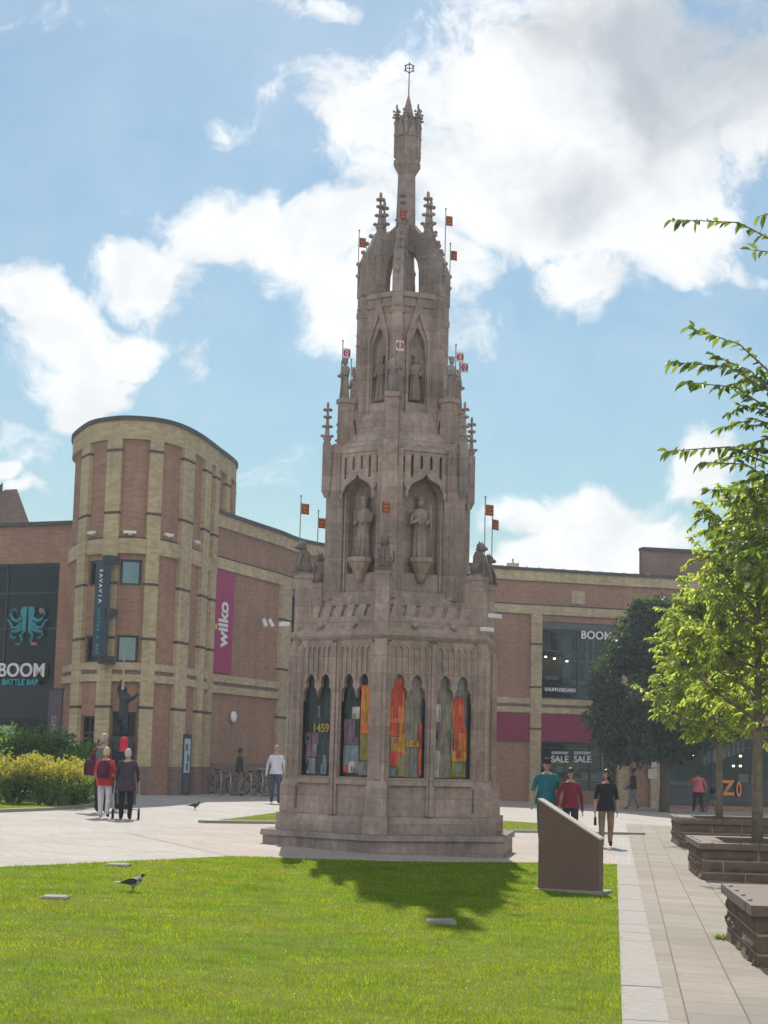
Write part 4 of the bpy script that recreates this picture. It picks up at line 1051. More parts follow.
# gabled roof behind the bar
gb = thing('gabled_building', 'brown brick gable end rising behind the bar roof at far left', 'building')
mb = MB()
gx0, gx1 = at(-40, 520, 85).x, at(30, 520, 85).x; pkx = at(14, 487, 85).x
zt = at(14, 489, 85).z; zf = at(30, 524, 85).z
mb.prism([(gx0-5, 85), (gx1, 85), (gx1*1.19, 100), (gx0*1.19-5, 100)], 0, zf-.01)
mb.add([(gx0, 85, zf), (gx1, 85, zf), (pkx+.15, 85, zt), (pkx-.45, 85, zt-.05), (gx0*1.19, 100, zf), (gx1*1.19, 100, zf), (pkx*1.19, 100, zt), (pkx*1.19-.5, 100, zt-.05)], [(0, 1, 2, 3), (7, 6, 5, 4), (0, 4, 5, 1), (1, 5, 6, 2), (2, 6, 7, 3), (3, 7, 4, 0)])
mb.build('wall', BRICK_D, gb)
mb = MB(); s0 = Vector((pkx-.5, 84.8, zt+.02)); s1 = Vector((gx0, 84.8, zf+.15))
mb.add([tuple(s0), tuple(s1), (s1.x*1.19, 100, s1.z), (s0.x*1.19, 100, s0.z), (s0.x, 84.8, s0.z+.25), (s1.x, 84.8, s1.z+.25), (s1.x*1.19, 100, s1.z+.25), (s0.x*1.19, 100, s0.z+.25)], [(0, 1, 2, 3), (7, 6, 5, 4), (0, 4, 5, 1), (1, 5, 6, 2), (2, 6, 7, 3), (3, 7, 4, 0)]); mb.build('roof', COPING, gb)

# --- shop banner and small things on the wing wall
wb = thing('shop_banner', 'magenta vertical banner reading wilko in white on the brick wall', 'sign')
ub0, ub1 = WG.U(206.5, 620)+.12, WG.U(231, 620); zb0, zb1 = 4.55, 8.30
mb = MB(); WG.strip(mb, ub0, ub1, zb0, zb1, .02, .09); mb.build('board', WILKO, wb)
um = (ub0+ub1)/2; wm = ub1-ub0
mw = mat_on(WG, um+.10*wm, 6.35, .095, rot=PI/2) @ Matrix.Diagonal((.74, .80*wm/1.55, 1, 1))
text_obj('lettering', 'wilko', 1.05, WHITE, wb, mw, .01, .028, .98)
mb = MB(); m2 = mat_on(WG, um-.24*wm, 6.22, .11); mb.xform(Matrix.Identity(4)); mb.box((0, 0, 0), (.22, .2, .012)); mb.xform(m2); mb.build('yellow_dot', YELLOW, wb)
u, z = WG.hit(231, 717); m = mat_on(WG, u, z, .08); mb = MB(); mb.lathe([(.18, -.05), (.22, 0), (.20, .07), (.1, .12)], 16); mb.xform(m)
tag(mb.build('wall_light', WHITE, smooth=True), 'round white light on the brick wall above the bicycles', 'wall light')
for px, lab in ((258.5, 'left of two small white security cameras high on the brick wall'), (264, 'right of two small white security cameras high on the brick wall')):
    u, z = WG.hit(px, 622); m = mat_on(WG, u, z, .2); sg = -1 if px < 260 else 1
    c = thing('security_camera', lab, 'camera', group='security cameras'); mb = MB()
    mb.tube([(0, .1, 0), (sg*.08, -.18, .14)], .09, 8); mb.xform(m); mb.build('housing', WHITE, c)
    mb = MB(); mb.tube([(0, .1, 0), (0, .12, -.2)], .03, 6); mb.box((0, .12, -.19), (.14, .14, .03)); mb.xform(m); mb.build('bracket', METAL, c)

# ------------------------------------------------------------------ lectern plinth, planters
pL, pR = Vector((2.19, 24.07)), Vector((2.98, 23.35)); L = (pR-pL).length; t = (pR-pL).normalized(); ang = math.atan2(t.y, t.x)
ang = -.40
pl = thing('information_plinth', 'brown granite plinth with a slanted top standing on the edge of the lawn', 'plinth', (pL.x, pL.y, gz(pL.x)), ang)
W_ = .90*(at(606, 890, 23.6)-at(538, 890, 24.0)).x/math.cos(ang)
mb = MB(); hl, hr, T = 1.19, .69, .22
def pv(y): return [(0, y, -.1), (W_, y, -.1), (W_, y, hr), (0, y, hl)]
mb.add(pv(0)+pv(T), [(0, 1, 2, 3), (7, 6, 5, 4), (0, 4, 5, 1), (1, 5, 6, 2), (2, 6, 7, 3), (3, 7, 4, 0)]); mb.build('body', GRANITE, pl)
mb = MB(); e = .012
a, b = Vector((-e, 0, hl+.002)), Vector((W_+e, 0, hr+.002))
mb.add([(a.x, -e, a.z), (b.x, -e, b.z), (b.x, T+e, b.z), (a.x, T+e, a.z), (a.x, -e, a.z+.022), (b.x, -e, b.z+.022), (b.x, T+e, b.z+.022), (a.x, T+e, a.z+.022)], [(3, 2, 1, 0), (4, 5, 6, 7), (0, 1, 5, 4), (1, 2, 6, 5), (2, 3, 7, 6), (3, 0, 4, 7)]); mb.build('top_slab', GRAN_LIT, pl)
mb = MB(); mb.box((W_/2+.02, T/2+.03, .0), (W_+.14, T+.34, .05)); mb.build('base_slab', KERB, pl)

def planter(x, y, w, d, h, label, rz):
    p = thing('stone_planter', label, 'planter', (x, y, gz(x)-.02), rz, 'square stone planters along the path')
    core = MB(); blk = MB(); cop = MB(); r = random.Random(int(x*100)); wt = .32; jw = .022
    ct = .09; hh = h-ct; rows = [hh*.36, hh*.36, hh*.28]
    for (cx, cy, sx, sy) in ((w/2, wt/2, w, wt), (w/2, d-wt/2, w, wt), (wt/2, d/2, wt, d-2*wt-.004), (w-wt/2, d/2, wt, d-2*wt-.004)):
        core.box((cx, cy, hh/2-.1), (sx-.018, sy-.018 if sy == wt else sy, hh+.2))
    for side in range(4):
        Ls = w if side % 2 == 0 else d; z = hh
        for ri, rh in enumerate(rows):
            z -= rh; u = 0.0
            first = True
            while u < Ls-.02:
                bl = r.uniform(.55, .95) if not (first and ri % 2) else r.uniform(.3, .45); first = False
                if Ls-u-bl < .25: bl = Ls-u
                off = r.uniform(.0, .016); a0, a1 = u+jw/2, u+bl-jw/2; z0, z1 = z+(jw/2 if ri < 2 else -.15), z+rh-jw/2
                inn = .02
                # pillowed, split faced block
                def P(a, o, zz):
                    return [(a, -o, zz), (w+o, a, zz), (w-a, d+o, zz), (-o, d-a, zz)][side]
                na = max(2, int(bl/.12)); nz = 3; g = []
                for j in range(nz+1):
                    for i in range(na+1):
                        edge = i in (0, na) or j in (0, nz)
                        o = (-.004 if edge else off+r.uniform(.0, .012 if side != 3 else .03)); g.append(P(a0+(a1-a0)*i/na, o, z0+(z1-z0)*j/nz))
                blk.add(g, [(j*(na+1)+i, j*(na+1)+i+1, (j+1)*(na+1)+i+1, (j+1)*(na+1)+i) for j in range(nz) for i in range(na)])
                ed = [P(a0, -.004, z0), P(a1, -.004, z0), P(a1, -.004, z1), P(a0, -.004, z1), P(a0, -inn, z0), P(a1, -inn, z0), P(a1, -inn, z1), P(a0, -inn, z1)]
                blk.add(ed, [(0, 4, 5, 1), (1, 5, 6, 2), (2, 6, 7, 3), (3, 7, 4, 0)])
                u += bl
    core.build('mortar_core', MORTAR, p); blk.build('stone_wall', BLOCK, p, recalc=False)
    ov = .055; cw = .46; zc = hh+ct/2
    def slabs(x0, x1, y0, y1, along):
        n = max(1, round(((x1-x0) if along else (y1-y0))/.9))
        for i in range(n):
            if along: a, b = x0+(x1-x0)*i/n, x0+(x1-x0)*(i+1)/n; cop.box(((a+b)/2, (y0+y1)/2, zc), (b-a-.008, y1-y0, ct))
            else: a, b = y0+(y1-y0)*i/n, y0+(y1-y0)*(i+1)/n; cop.box(((x0+x1)/2, (a+b)/2, zc), (x1-x0, b-a-.008, ct))
    slabs(-ov, w+ov, -ov, cw-ov, True); slabs(-ov, w+ov, d-cw+ov, d+ov, True); slabs(-ov, cw-ov, cw-ov+.006, d-cw+ov-.006, False); slabs(w-cw+ov, w+ov, cw-ov+.006, d-cw+ov-.006, False)
    cop.build('coping', COPE_ST, p)
    so = MB(); so.box((w/2, d/2, hh-.1), (w-2*wt, d-2*wt, .2)); so.build('soil', SOIL, p)
    for i in range(5):
        for yy in (.02, ):
            s = MB(); s.lathe([(.022, 0), (.022, .012), (.012, .02)], 8); o = s.build('skate_stud', METAL, p); o.location = (.15+.5*i, yy, h+.001)
    for i in range(4):
        s = MB(); s.lathe([(.022, 0), (.022, .012), (.012, .02)], 8); o = s.build('skate_stud', METAL, p); o.location = (.0, .5+.6*i, h+.001)
    return p
planter(3.36, 15.8, 2.7, 2.75, .56, 'nearest square dark stone planter with pinkish coping, cut by the right edge of the photo', -.10)
planter(5.17, 28.3, 2.7, 3.0, .60, 'middle one of three dark stone planters beside the path, with a tree in it', -.10)
planter(6.85, 40.0, 2.7, 3.6, .66, 'farthest of three dark stone planters beside the path, with a tree in it', -.10)
# weeds at the nearest planter foot
def weeds(x, y, n, label):
    V = []; F = []
    for i in range(n):
        a = random.uniform(0, 2*PI); r = random.uniform(0, .09); cx, cy = x+r*math.cos(a), y+r*math.sin(a); h = random.uniform(.02, .07); b = random.uniform(0, 2*PI)
        o = len(V); V += [(cx, cy, gz(cx)), (cx+.03*math.cos(b), cy+.03*math.sin(b), gz(cx)+h*.6), (cx+.06*math.cos(b+.4), cy+.06*math.sin(b+.4), gz(cx)+h), (cx+.02*math.cos(b+.9), cy+.02*math.sin(b+.9), gz(cx)+h*.5)]; F.append((o, o+1, o+2, o+3))
    me = bpy.data.meshes.new('weeds'); me.from_pydata(V, [], F); me.materials.append(LEAF_S); o = bpy.data.objects.new('weeds', me); COL.objects.link(o); tag(o, label, 'weeds')
g = gnd(722, 940); weeds(g.x, g.y, 60, 'small green weeds at the foot of the nearest stone planter')

# ------------------------------------------------------------------ trees and shrubs
class Leaves:
    def __init__(s): s.V = []; s.F = []
    def leaf(s, p, d, L, w, droop=.25):
        d = Vector(d).normalized(); sd = d.cross(Vector((random.gauss(0, .5), random.gauss(0, .5), 1))).normalized()
        nr = sd.cross(d).normalized(); o = len(s.V); f = random.uniform(.1, .35)*w
        p = Vector(p)
        for q in (p, p+d*L*.30+sd*w*.44+nr*f, p+d*L*.66+sd*w*.40+nr*f-nr*droop*L*.3, p+d*L-nr*droop*L, p+d*L*.66-sd*w*.40+nr*f-nr*droop*L*.3, p+d*L*.30-sd*w*.44+nr*f): s.V.append(tuple(q))
        s.F += [(o, o+1, o+2, o+3), (o, o+3, o+4, o+5)]
    def build(s, name, mat, parent):
        me = bpy.data.meshes.new(name); me.from_pydata(s.V, [], s.F); me.materials.append(mat); me.update()
        o = bpy.data.objects.new(name, me); COL.objects.link(o); o.parent = parent; return o
def rv(s=1): return Vector((random.gauss(0, s), random.gauss(0, s), random.gauss(0, s)))
def young_tree(label, x, y, zb, h, tr, spread, leafL, nbr, ntw, nlf, mat, extra=(), z_first=2.1, lean=.0, side=None):
    root = thing('young_tree', label, 'tree', (x, y, gz(x)+zb), 0, 'young trees in the planters')
    wood = MB(); lv = Leaves()
    tp_ = [Vector((0, 0, -.2)), Vector((.01, 0, 1)), Vector((.02+lean, .02, z_first)), Vector((.05+lean, 0, z_first+(h-z_first)*.5)), Vector((0+lean, .03, h))]
    wood.tube(tp_, [tr*1.15, tr, tr*.85, tr*.45, .012], 10)
    tw = MB()
    def twig(a, b, sag=0.0, n=nlf, L=leafL, r0=.012):
        a, b = Vector(a), Vector(b); m = a.lerp(b, .55)+Vector((0, 0, (b-a).length*.08)); e = b-Vector((0, 0, sag))
        pts = [a, a.lerp(m, .6), m, m.lerp(e, .6), e]; tw.tube(pts, [r0, r0*.8, r0*.6, r0*.4, .003], 4, cap=False)
        for i in range(n):
            f = .12+.9*i/n; k = min(3, int(f*4)); q = pts[k].lerp(pts[k+1], min(1, f*4-k)); dd = (pts[min(k+1, 4)]-pts[k]).normalized()
            s = (1 if i % 2 else -1); sd = dd.cross(Vector((0, 0, 1)))
            if sd.length < .1: sd = Vector((1, 0, 0))
            v = dd*.55+sd.normalized()*s*.75+Vector((0, 0, -.28))+rv(.28)
            lv.leaf(q, v, L*random.uniform(.7, 1.15), L*random.uniform(.36, .5))
    for i in range(nbr):
        f = (i+random.random()*.6)/nbr; z = z_first*.93+(h-z_first)*.86*f; a = i*2.4+random.uniform(-.4, .4)
        if side is not None and random.random() < .5: a = side+random.gauss(0, .6)
        R = spread*(1-.62*f**1.3)*random.uniform(.75, 1.1); rise = R*random.uniform(.3, .7)
        c = Vector((lean*f, 0, z)); e = c+Vector((math.cos(a)*R, math.sin(a)*R, rise)); m = c.lerp(e, .5)+Vector((0, 0, -.02))
        wood.tube([c, c.lerp(m, .5), m, m.lerp(e, .5)+Vector((0, 0, .05*R)), e], [tr*.4*(1-.5*f), tr*.3*(1-.5*f), tr*.2, .012, .006], 6, cap=False)
        for j in range(ntw):
            g = .15+.85*(j+random.random())/ntw; q = c.lerp(e, g)
            out = Vector((math.cos(a), math.sin(a), .15)); dv = (out*.5+rv(.55)); dv.z = dv.z*.8+.12
            twig(q, q+dv.normalized()*random.uniform(.35, .75)*spread*.42, random.uniform(0, .1))
    for a, b, n, L in extra:
        O = Vector((x, y, gz(x)+zb)); A_ = Vector(a)-O; twig(A_, Vector(b)-O, .10, n, L, .013); wood.tube([(lean*.5, 0, max(z_first, A_.z-.9)), (A_.x*.5, A_.y*.5, A_.z-.35), tuple(A_)], [.04, .025, .013], 6, cap=False)
    wood.add(tw.v, tw.f); wood.build('trunk', BARK, root, True); lv.build('crown', mat, root)
    return root
t2 = at(757, 830, 30.3); t3 = at(719, 818, 43.0)
young_tree('young green tree with bright sunlit leaves in the middle planter', t2.x, t2.y, .3, 6.9, .092, 1.75, .12, 46, 17, 20, LEAF_Y)
young_tree('young green tree with bright sunlit leaves in the farthest planter', t3.x, t3.y, .3, 6.3, .082, 1.85, .14, 46, 17, 20, LEAF_Y)
Y0 = 17.2; ex = []; more = [(800, 380+18*i, 722+random.uniform(-8, 24), 372+17*i+random.uniform(-8, 8), 20, .085) for i in range(11)]
for (ax_, ay, bx, by, n, L) in ((820, 265, 672, 210, 26, .105), (830, 220, 756, 208, 8, .11), (815, 285, 748, 240, 9, .11), (800, 400, 690, 318, 26, .115), (800, 410, 670, 352, 28, .115), (800, 430, 684, 372, 26, .115), (800, 425, 712, 345, 20, .11),
                                (805, 480, 667, 441, 26, .105), (800, 500, 700, 452, 24, .1), (790, 440, 738, 395, 18, .07), (790, 450, 742, 415, 18, .07), (795, 520, 706, 480, 26, .09), (800, 545, 716, 520, 26, .09), (800, 470, 735, 440, 22, .09), (800, 505, 740, 480, 24, .09), (800, 560, 735, 545, 24, .09), (790, 400, 750, 372, 14, .09), *more):
    ya = Y0+random.uniform(-.6, .6); ex.append((at(ax_, ay, ya), at(bx, by, ya+random.uniform(-.5, .5)), int(n*1.25), L*1.3))
t1 = Vector((4.85, 17.2))
young_tree('nearest young tree, only its leafy shoots reaching in at the right edge', t1.x, t1.y, .3, 7.6, .10, 1.0, .13, 16, 8, 14, LEAF_N, ex, z_first=2.6)

def shrub(name, label, cat, c, rad, n, L, mat, stems=True, base=.0, flat=.0, topmat=None, topn=0, clump=9, clr=.42):
    root = thing(name, label, cat, (c[0], c[1], gz(c[0])+.04)); lv = Leaves(); tv = Leaves(); r = Vector(rad)
    cl = []
    for i in range(clump):
        a = random.uniform(0, 2*PI); q = math.sqrt(random.random())*.75
        cl.append((Vector((math.cos(a)*q*r.x, math.sin(a)*q*r.y, r.z*(.45+.5*random.random()*(1-.5*q))+base)), random.uniform(clr*.7, clr*1.25)))
    for i in range(n):
        ctr, k = random.choice(cl); v = rv().normalized(); rr = random.uniform(.55, 1.05)
        p = ctr+Vector((v.x*r.x*k, v.y*r.y*k, v.z*r.z*k*.95))*rr
        if p.z < .04: p.z = random.uniform(.03, .3)
        d = v*.7+rv(.55)+Vector((0, 0, .1))
        (tv if (topmat and p.z > r.z*random.uniform(.52, .8)) else lv).leaf(p, d, L*random.uniform(.6, 1.25), L*random.uniform(.42, .6))
    lv.build('foliage', mat, root)
    if topmat and tv.F: tv.build('young_foliage', topmat, root)
    st = MB()
    for i in range(9):
        ctr, k = random.choice(cl); b = Vector((random.gauss(0, r.x*.12), random.gauss(0, r.y*.12), -.05)); st.tube([b, b.lerp(ctr, .5)+rv(.05), ctr], [.025, .018, .006], 5)
    st.build('stems', BARK_D, root)
    return root
# shrub bed at the left
def onbed(px, Y): p = at(px, 800, Y); return (p.x, Y)
shrub('golden_shrub', 'rounded yellow-green shrub at the front of the left bed, cut by the photo edge', 'shrub', onbed(10, 43.2), (1.05, .8, 1.0), 4200, .085, LEAF_S, topmat=LEAF_G)
shrub('golden_shrub', 'brightest golden yellow shrub beside the four people from behind', 'shrub', onbed(48, 43.4), (1.0, .8, 1.0), 4600, .085, LEAF_S, topmat=LEAF_G)
shrub('golden_shrub', 'small loose yellow-green shrub at the right end of the left bed', 'shrub', onbed(74, 44.4), (.62, .6, .95), 2200, .085, LEAF_S, topmat=LEAF_G)
shrub('laurel_shrub', 'broad dark green laurel shrub behind the yellow shrubs at the photo edge', 'shrub', onbed(4, 47.5), (1.35, .9, 1.70), 3600, .15, LEAF_S, clump=12)
shrub('laurel_shrub', 'glossy green laurel shrub behind the brightest yellow shrub', 'shrub', onbed(42, 47.8), (1.2, .9, 1.55), 3400, .15, LEAF_S, clump=12)
shrub('laurel_shrub', 'lower green laurel shrub at the right end of the bed, beside the grey-jacketed man', 'shrub', onbed(80, 46.6), (.72, .7, 1.35), 2200, .13, LEAF_S, clump=9)
shrub('laurel_shrub', 'green laurel shrub outside the left edge of the photo', 'shrub', onbed(-45, 46), (1.5, 1.0, 1.6), 1500, .15, LEAF_S)

# the broad dark tree in front of the shops
def dark_tree(x, y):
    root = thing('broad_tree', 'dense dark green broadleaf tree in front of the shops on the right', 'tree', (x, y, gz(x)))
    lv = Leaves(); wood = MB(); wood.tube([(0, 0, -.2), (.03, 0, 1.2), (0, .05, 2.6), (-.2, 0, 5), (-.1, 0, 7.5)], [.24, .2, .18, .12, .03], 10)
    prof = ((2.55, 1.2), (3.0, 2.1), (3.8, 2.6), (4.8, 2.5), (5.9, 2.1), (7.0, 1.65), (8.0, 1.1), (8.7, .4))
    cl = []
    for i in range(150):
        f = random.random(); k = f*(len(prof)-1); j = min(int(k), len(prof)-2); z = prof[j][0]+(prof[j+1][0]-prof[j][0])*(k-j); R = prof[j][1]+(prof[j+1][1]-prof[j][1])*(k-j)
        a = random.uniform(0, 2*PI); q = math.sqrt(random.uniform(.25, 1)); c = Vector((-.42+math.cos(a)*R*q, math.sin(a)*R*q, z+random.gauss(0, .15)))
        cl.append((c, random.uniform(.45, .8)))
        if i % 4 == 0: wood.tube([(-.1, 0, max(1.6, z-1.2)), (c.x*.5, c.y*.5, z-.4), tuple(c)], [.07, .04, .012], 5, cap=False)
    for i in range(23000):
        c, k = random.choice(cl); v = rv().normalized(); p = c+Vector((v.x, v.y, v.z*.8))*k*random.uniform(.5, 1.08)
        lv.leaf(p, v*.6+rv(.5)+Vector((0, 0, -.25)), random.uniform(.17, .31), random.uniform(.12, .19))
    wood.build('trunk', BARK_D, root, True); lv.build('crown', LEAF_D, root)
p = at(664, 806, 75.5); dark_tree(p.x, p.y)

# ------------------------------------------------------------------ people
def cloth_mat(name, col, var=.22):
    return plain(name, col, .85, var+.1, 6, bmp=.6, spec=.2)
SKIN = plain('skin', (.46, .27, .19), .55, .08, 8, bmp=.05); SKIN_D = plain('skin_brown', (.20, .11, .07), .55, .08, 8, bmp=.05)
HAIRG = plain('thin_grey_hair', (.42, .34, .28), .6, .25, 30); HAIRW = plain('white_hair', (.50, .47, .44), .7, .15, 30); HAIRB = plain('blond_hair', (.55, .45, .28), .6, .2, 30); HAIRD = plain('dark_hair', (.03, .022, .02), .45, .2, 30)
EYE_M = plain('dark_feature', (.03, .02, .02), .4, .1, bmp=0); LIP = plain('lip', (.36, .13, .11), .5, .1, bmp=0)
NAVY = cloth_mat('navy_cloth', (.02, .025, .04)); SHOE = plain('shoe_leather', (.035, .03, .03), .5, .15)
def person(label, loc, h, yaw, top, bottom, shoe=SHOE, skin=SKIN, hair=HAIRD, hstyle='short', sleeve='long', lhand=(.26, -.06, .84), rhand=(-.26, -.06, .84), lelb=None, relb=None,
           stride=0.0, heavy=1.0, sleevemat=None, stoop=0.0, look=0.0, hem=.88, headtilt=0.0, legs='long', feet=.10):
    root = thing('person', label, 'person', (loc[0], loc[1], gz(loc[0])), yaw); root.scale = (h/1.75,)*3
    Hv = heavy; s_ = stoop
    def st(p, z0=.95):       # stooping bends everything above the hips forwards
        p = Vector(p); d = p.z-z0
        if d > 0 and s_: p.y -= math.sin(s_)*d; p.z = z0+math.cos(s_)*d
        return tuple(p)
    J = {}
    J['pel'] = ((0, 0, .95), (.15*Hv, .115*Hv)); J['sp'] = (st((0, .0, 1.12)), (.142*Hv, .11*Hv)); J['ch'] = (st((0, .01, 1.31)), (.165*Hv, .115*Hv)); J['nk'] = (st((0, .01, 1.46)), .062); J['nk2'] = (st((0, -.005, 1.53)), .056)
    E = [('pel', 'sp'), ('sp', 'ch'), ('ch', 'nk'), ('nk', 'nk2')]
    lab = {('pel', 'sp'): 1, ('sp', 'ch'): 1, ('ch', 'nk'): 0, ('nk', 'nk2'): 0}
    for n, sg, hand, elb in (('l', 1, lhand, lelb), ('r', -1, rhand, relb)):
        f = stride*sg
        sh = Vector(st((sg*.18*(.5+.5*Hv), .01, 1.385))); hd = Vector(hand)
        if s_: hd = Vector(st(hand)) if hand[2] > .95 else hd+Vector((0, -.12, 0))
        if elb is None:
            m = sh.lerp(hd, .5); d = (hd-sh); dl = min(d.length, .53); bend = math.sqrt(max(0, .275**2-(dl/2)**2)); el = m+Vector((sg*.35, .95, .1)).normalized()*bend
        else: el = Vector(elb)
        J[n+'sh'] = (tuple(sh), .066*(.6+.4*Hv)); J[n+'el'] = (tuple(el), .046); J[n+'wr'] = (tuple(hd), .031)
        fd = (hd-el).normalized(); pm = hd+fd*.065; J[n+'pm'] = (tuple(pm), (.036, .02))
        E += [('ch', n+'sh'), (n+'sh', n+'el'), (n+'el', n+'wr'), (n+'wr', n+'pm')]
        sm = 6 if sleevemat else 1; lab[('ch', n+'sh')] = sm; lab[(n+'sh', n+'el')] = sm if sleeve != 'none' else 0; lab[(n+'el', n+'wr')] = sm if sleeve == 'long' else 0; lab[(n+'wr', n+'pm')] = 0
        hp = (sg*.092*Hv, 0, .87); kn = (sg*.10*Hv, -.03+(-f*.23), .485+abs(f)*.02); an = (sg*feet, -f*.42+(.05 if f < 0 else 0), .085+(.06 if f < 0 else .0)); to = (sg*(feet+.015), an[1]-.135, .035+(.0 if f >= 0 else .0))
        J[n+'hp'] = (hp, .102*Hv); J[n+'kn'] = (kn, .076*(.5+.5*Hv)); J[n+'an'] = (an, .058); J[n+'to'] = (to, .036)
        E += [('pel', n+'hp'), (n+'hp', n+'kn'), (n+'kn', n+'an'), (n+'an', n+'to')]
        lab[('pel', n+'hp')] = 2; lab[(n+'hp', n+'kn')] = 2; lab[(n+'kn', n+'an')] = 2 if legs == 'long' else 0; lab[(n+'an', n+'to')] = 3
    me = skin_mesh(J, E, 'pel', 2)
    B = MB(); B.v = [tuple(v.co) for v in me.vertices]
    segs = [(Vector(J[a][0]), Vector(J[b][0]), m, (J[a][1] if not isinstance(J[a][1], tuple) else J[a][1][0])) for (a, b), m in lab.items()]
    for p in me.polygons:
        c = p.center; bd = 9; bm = 0
        for a, b, m, r in segs:
            d = b-a; tt_ = max(0, min(1, (c-a).dot(d)/d.length_squared)); q = (c-a-d*tt_).length-r*.8
            if q < bd: bd, bm = q, m
        B.f.append(tuple(p.vertices)); B.m.append(bm)
    bpy.data.meshes.remove(me)
    # fingers and thumbs, rooted in the palms
    for n, sg in (('l', 1), ('r', -1)):
        w = Vector(J[n+'wr'][0]); pm = Vector(J[n+'pm'][0]); fd = (pm-w).normalized(); sd = fd.cross(Vector((sg, 0, 0))); sd = (sd.normalized() if sd.length > .1 else Vector((0, 1, 0))); inn = Vector((-sg, 0, 0))
        for i, fl in enumerate((.068, .076, .071, .056)):
            b = pm+sd*(.027-.018*i); m = b+fd*(.02+fl*.55); e = m+(fd*.7+inn*.7)*fl*.5
            B.tube([b-fd*.01, m, e], [.0095, .0085, .006], 6, 0)
        b = w+fd*.03+sd*.025; B.tube([b, b+sd*.03+fd*.03, b+sd*.035+fd*.062+inn*.012], [.012, .0105, .007], 6, 0)
    # head with a face, on the neck
    hc = Vector(st((0, -.015, 1.64))); H = MB(); n1, n2 = 14, 12
    vs = []
    for i in range(n1+1):
        ph = PI*i/n1
        for k in range(n2*2):
            th_ = PI*k/n2; x, y, z = math.sin(ph)*math.sin(th_), -math.sin(ph)*math.cos(th_), math.cos(ph)
            X, Yy, Z = x*.074, y*.094, z*.116
            if z < -.1: X *= 1-.28*(-z-.1); Yy = Yy*(1-.16*(-z)) if y < 0 else Yy*(1-.35*(-z))
            if y < -.80 and -.25 < z < .12 and abs(x) < .28: Yy -= .022*(1-abs(x)/.28)*(1-abs(z+.14)/.28) if abs(z+.14) < .28 else 0
            if y < -.6 and .12 < z < .3 and abs(x) > .12: Yy += .006
            vs.append((X, Yy, Z))
    fs = [(i*2*n2+k, i*2*n2+(k+1) % (2*n2), (i+1)*2*n2+(k+1) % (2*n2), (i+1)*2*n2+k) for i in range(n1) for k in range(2*n2)]
    H.add(vs, fs, 0)
    for sg in (-1, 1):
        H.ball((sg*.076, .008, -.005), (.012, .022, .032), 6, 0); H.ball((sg*.031, -.083, .018), (.013, .007, .007), 6, 4)
        H.ball((sg*.031, -.085, .036), (.018, .006, .004), 6, 4)
    H.ball((0, -.088, -.058), (.024, .008, .006), 6, 5)
    hm = Matrix.Translation(hc) @ Matrix.Rotation(look, 4, 'Z') @ Matrix.Rotation(headtilt+stoop*.6, 4, 'X')
    H.xform(hm); B.add(H.v, [], 0); o0 = len(B.v)-len(H.v)
    for f, m in zip(H.f, H.m): B.f.append(tuple(i+o0 for i in f)); B.m.append(m)
    B.build('body', [skin, top, bottom, shoe, EYE_M, LIP, sleevemat or top], root, True)
    # garment over the trunk, falling to its hem
    G = MB(); ns = 20; rings = []
    for z, rx, ry in ((1.45, .068, .062), (1.42, .135, .092), (1.35, .180, .120), (1.25, .174, .128), (1.12, .153*Hv, .124*Hv), (1.0, .178*Hv, .138*Hv), ((hem+1.0)/2, .202*Hv, .150*Hv), (hem, .206*Hv, .152*Hv)):
        for k in range(ns):
            a = 2*PI*k/ns; w = 1+.045*math.sin(3*a+z*9+h*40)+.03*math.sin(7*a-z*14+h*70)
            rings.append(st((rx*w*(.55+.45*Hv if z > 1.2 else 1)*math.cos(a), .008+ry*w*math.sin(a), z)))
    rings = [Vector(q) for q in rings]; R2 = []
    for i in range(7):
        for t_ in (0, .5):
            for k in range(ns):
                q = rings[i*ns+k].lerp(rings[(i+1)*ns+k], t_); c0 = Vector((0, q.y*0, q.z)); R2.append(q+Vector((q.x, q.y, 0))*(.05*math.sin(5*k+q.z*23+h*90)*math.sin(q.z*31+k*.9)))
    rings = R2+rings[7*ns:]
    G.add(rings, [(i*ns+k, i*ns+(k+1) % ns, (i+1)*ns+(k+1) % ns, (i+1)*ns+k) for i in range(14) for k in range(ns)])
    G.build('garment', top, root, True)
    if hstyle != 'bald':
        K = MB(); vs = []; fs = []; n1, n2 = 12, 24
        for i in range(n1+1):
            ph = PI*.80*i/n1
            for k in range(n2):
                th_ = 2*PI*k/n2; y = -math.sin(ph)*math.cos(th_); x = math.sin(ph)*math.sin(th_); z = math.cos(ph); r = 1.07+.03*math.sin(9*th_+5*ph)+.03*math.sin(4*th_-7*ph)+random.uniform(-.035, .035)
                vs.append((x*.078*r, y*.098*r+.006, z*.118*r+.004))
        lim = {'short': -.02, 'bob': -.62, 'long': -.75, 'cap': .0, 'fringe': .0}.get(hstyle, 0)
        for i in range(n1):
            for k in range(n2):
                q = [i*n2+k, i*n2+(k+1) % n2, (i+1)*n2+(k+1) % n2, (i+1)*n2+k]; c = sum((Vector(vs[j]) for j in q), Vector())/4
                face = c.y < -.035 and c.z < .045
                if hstyle == 'short' and c.z < -.05+(.0 if c.y > .02 else .05): continue
                if face: continue
                fs.append(tuple(q))
        K.add(vs, fs)
        if hstyle == 'long':
            K.tube([(0, .075, .03), (0, .11, -.1), (0.01, .125, -.22), (.015, .12, -.36)], [.07, .075, .065, .03], 10)
            for sg in (-1, 1): K.tube([(sg*.06, .02, .06), (sg*.078, .03, -.06), (sg*.07, .06, -.2)], [.03, .03, .015], 7)
        if hstyle == 'tied': K.ball((0, .115, .04), .045, 8)
        K.xform(hm); K.build('hair', hair, root, True)
    return root, hm
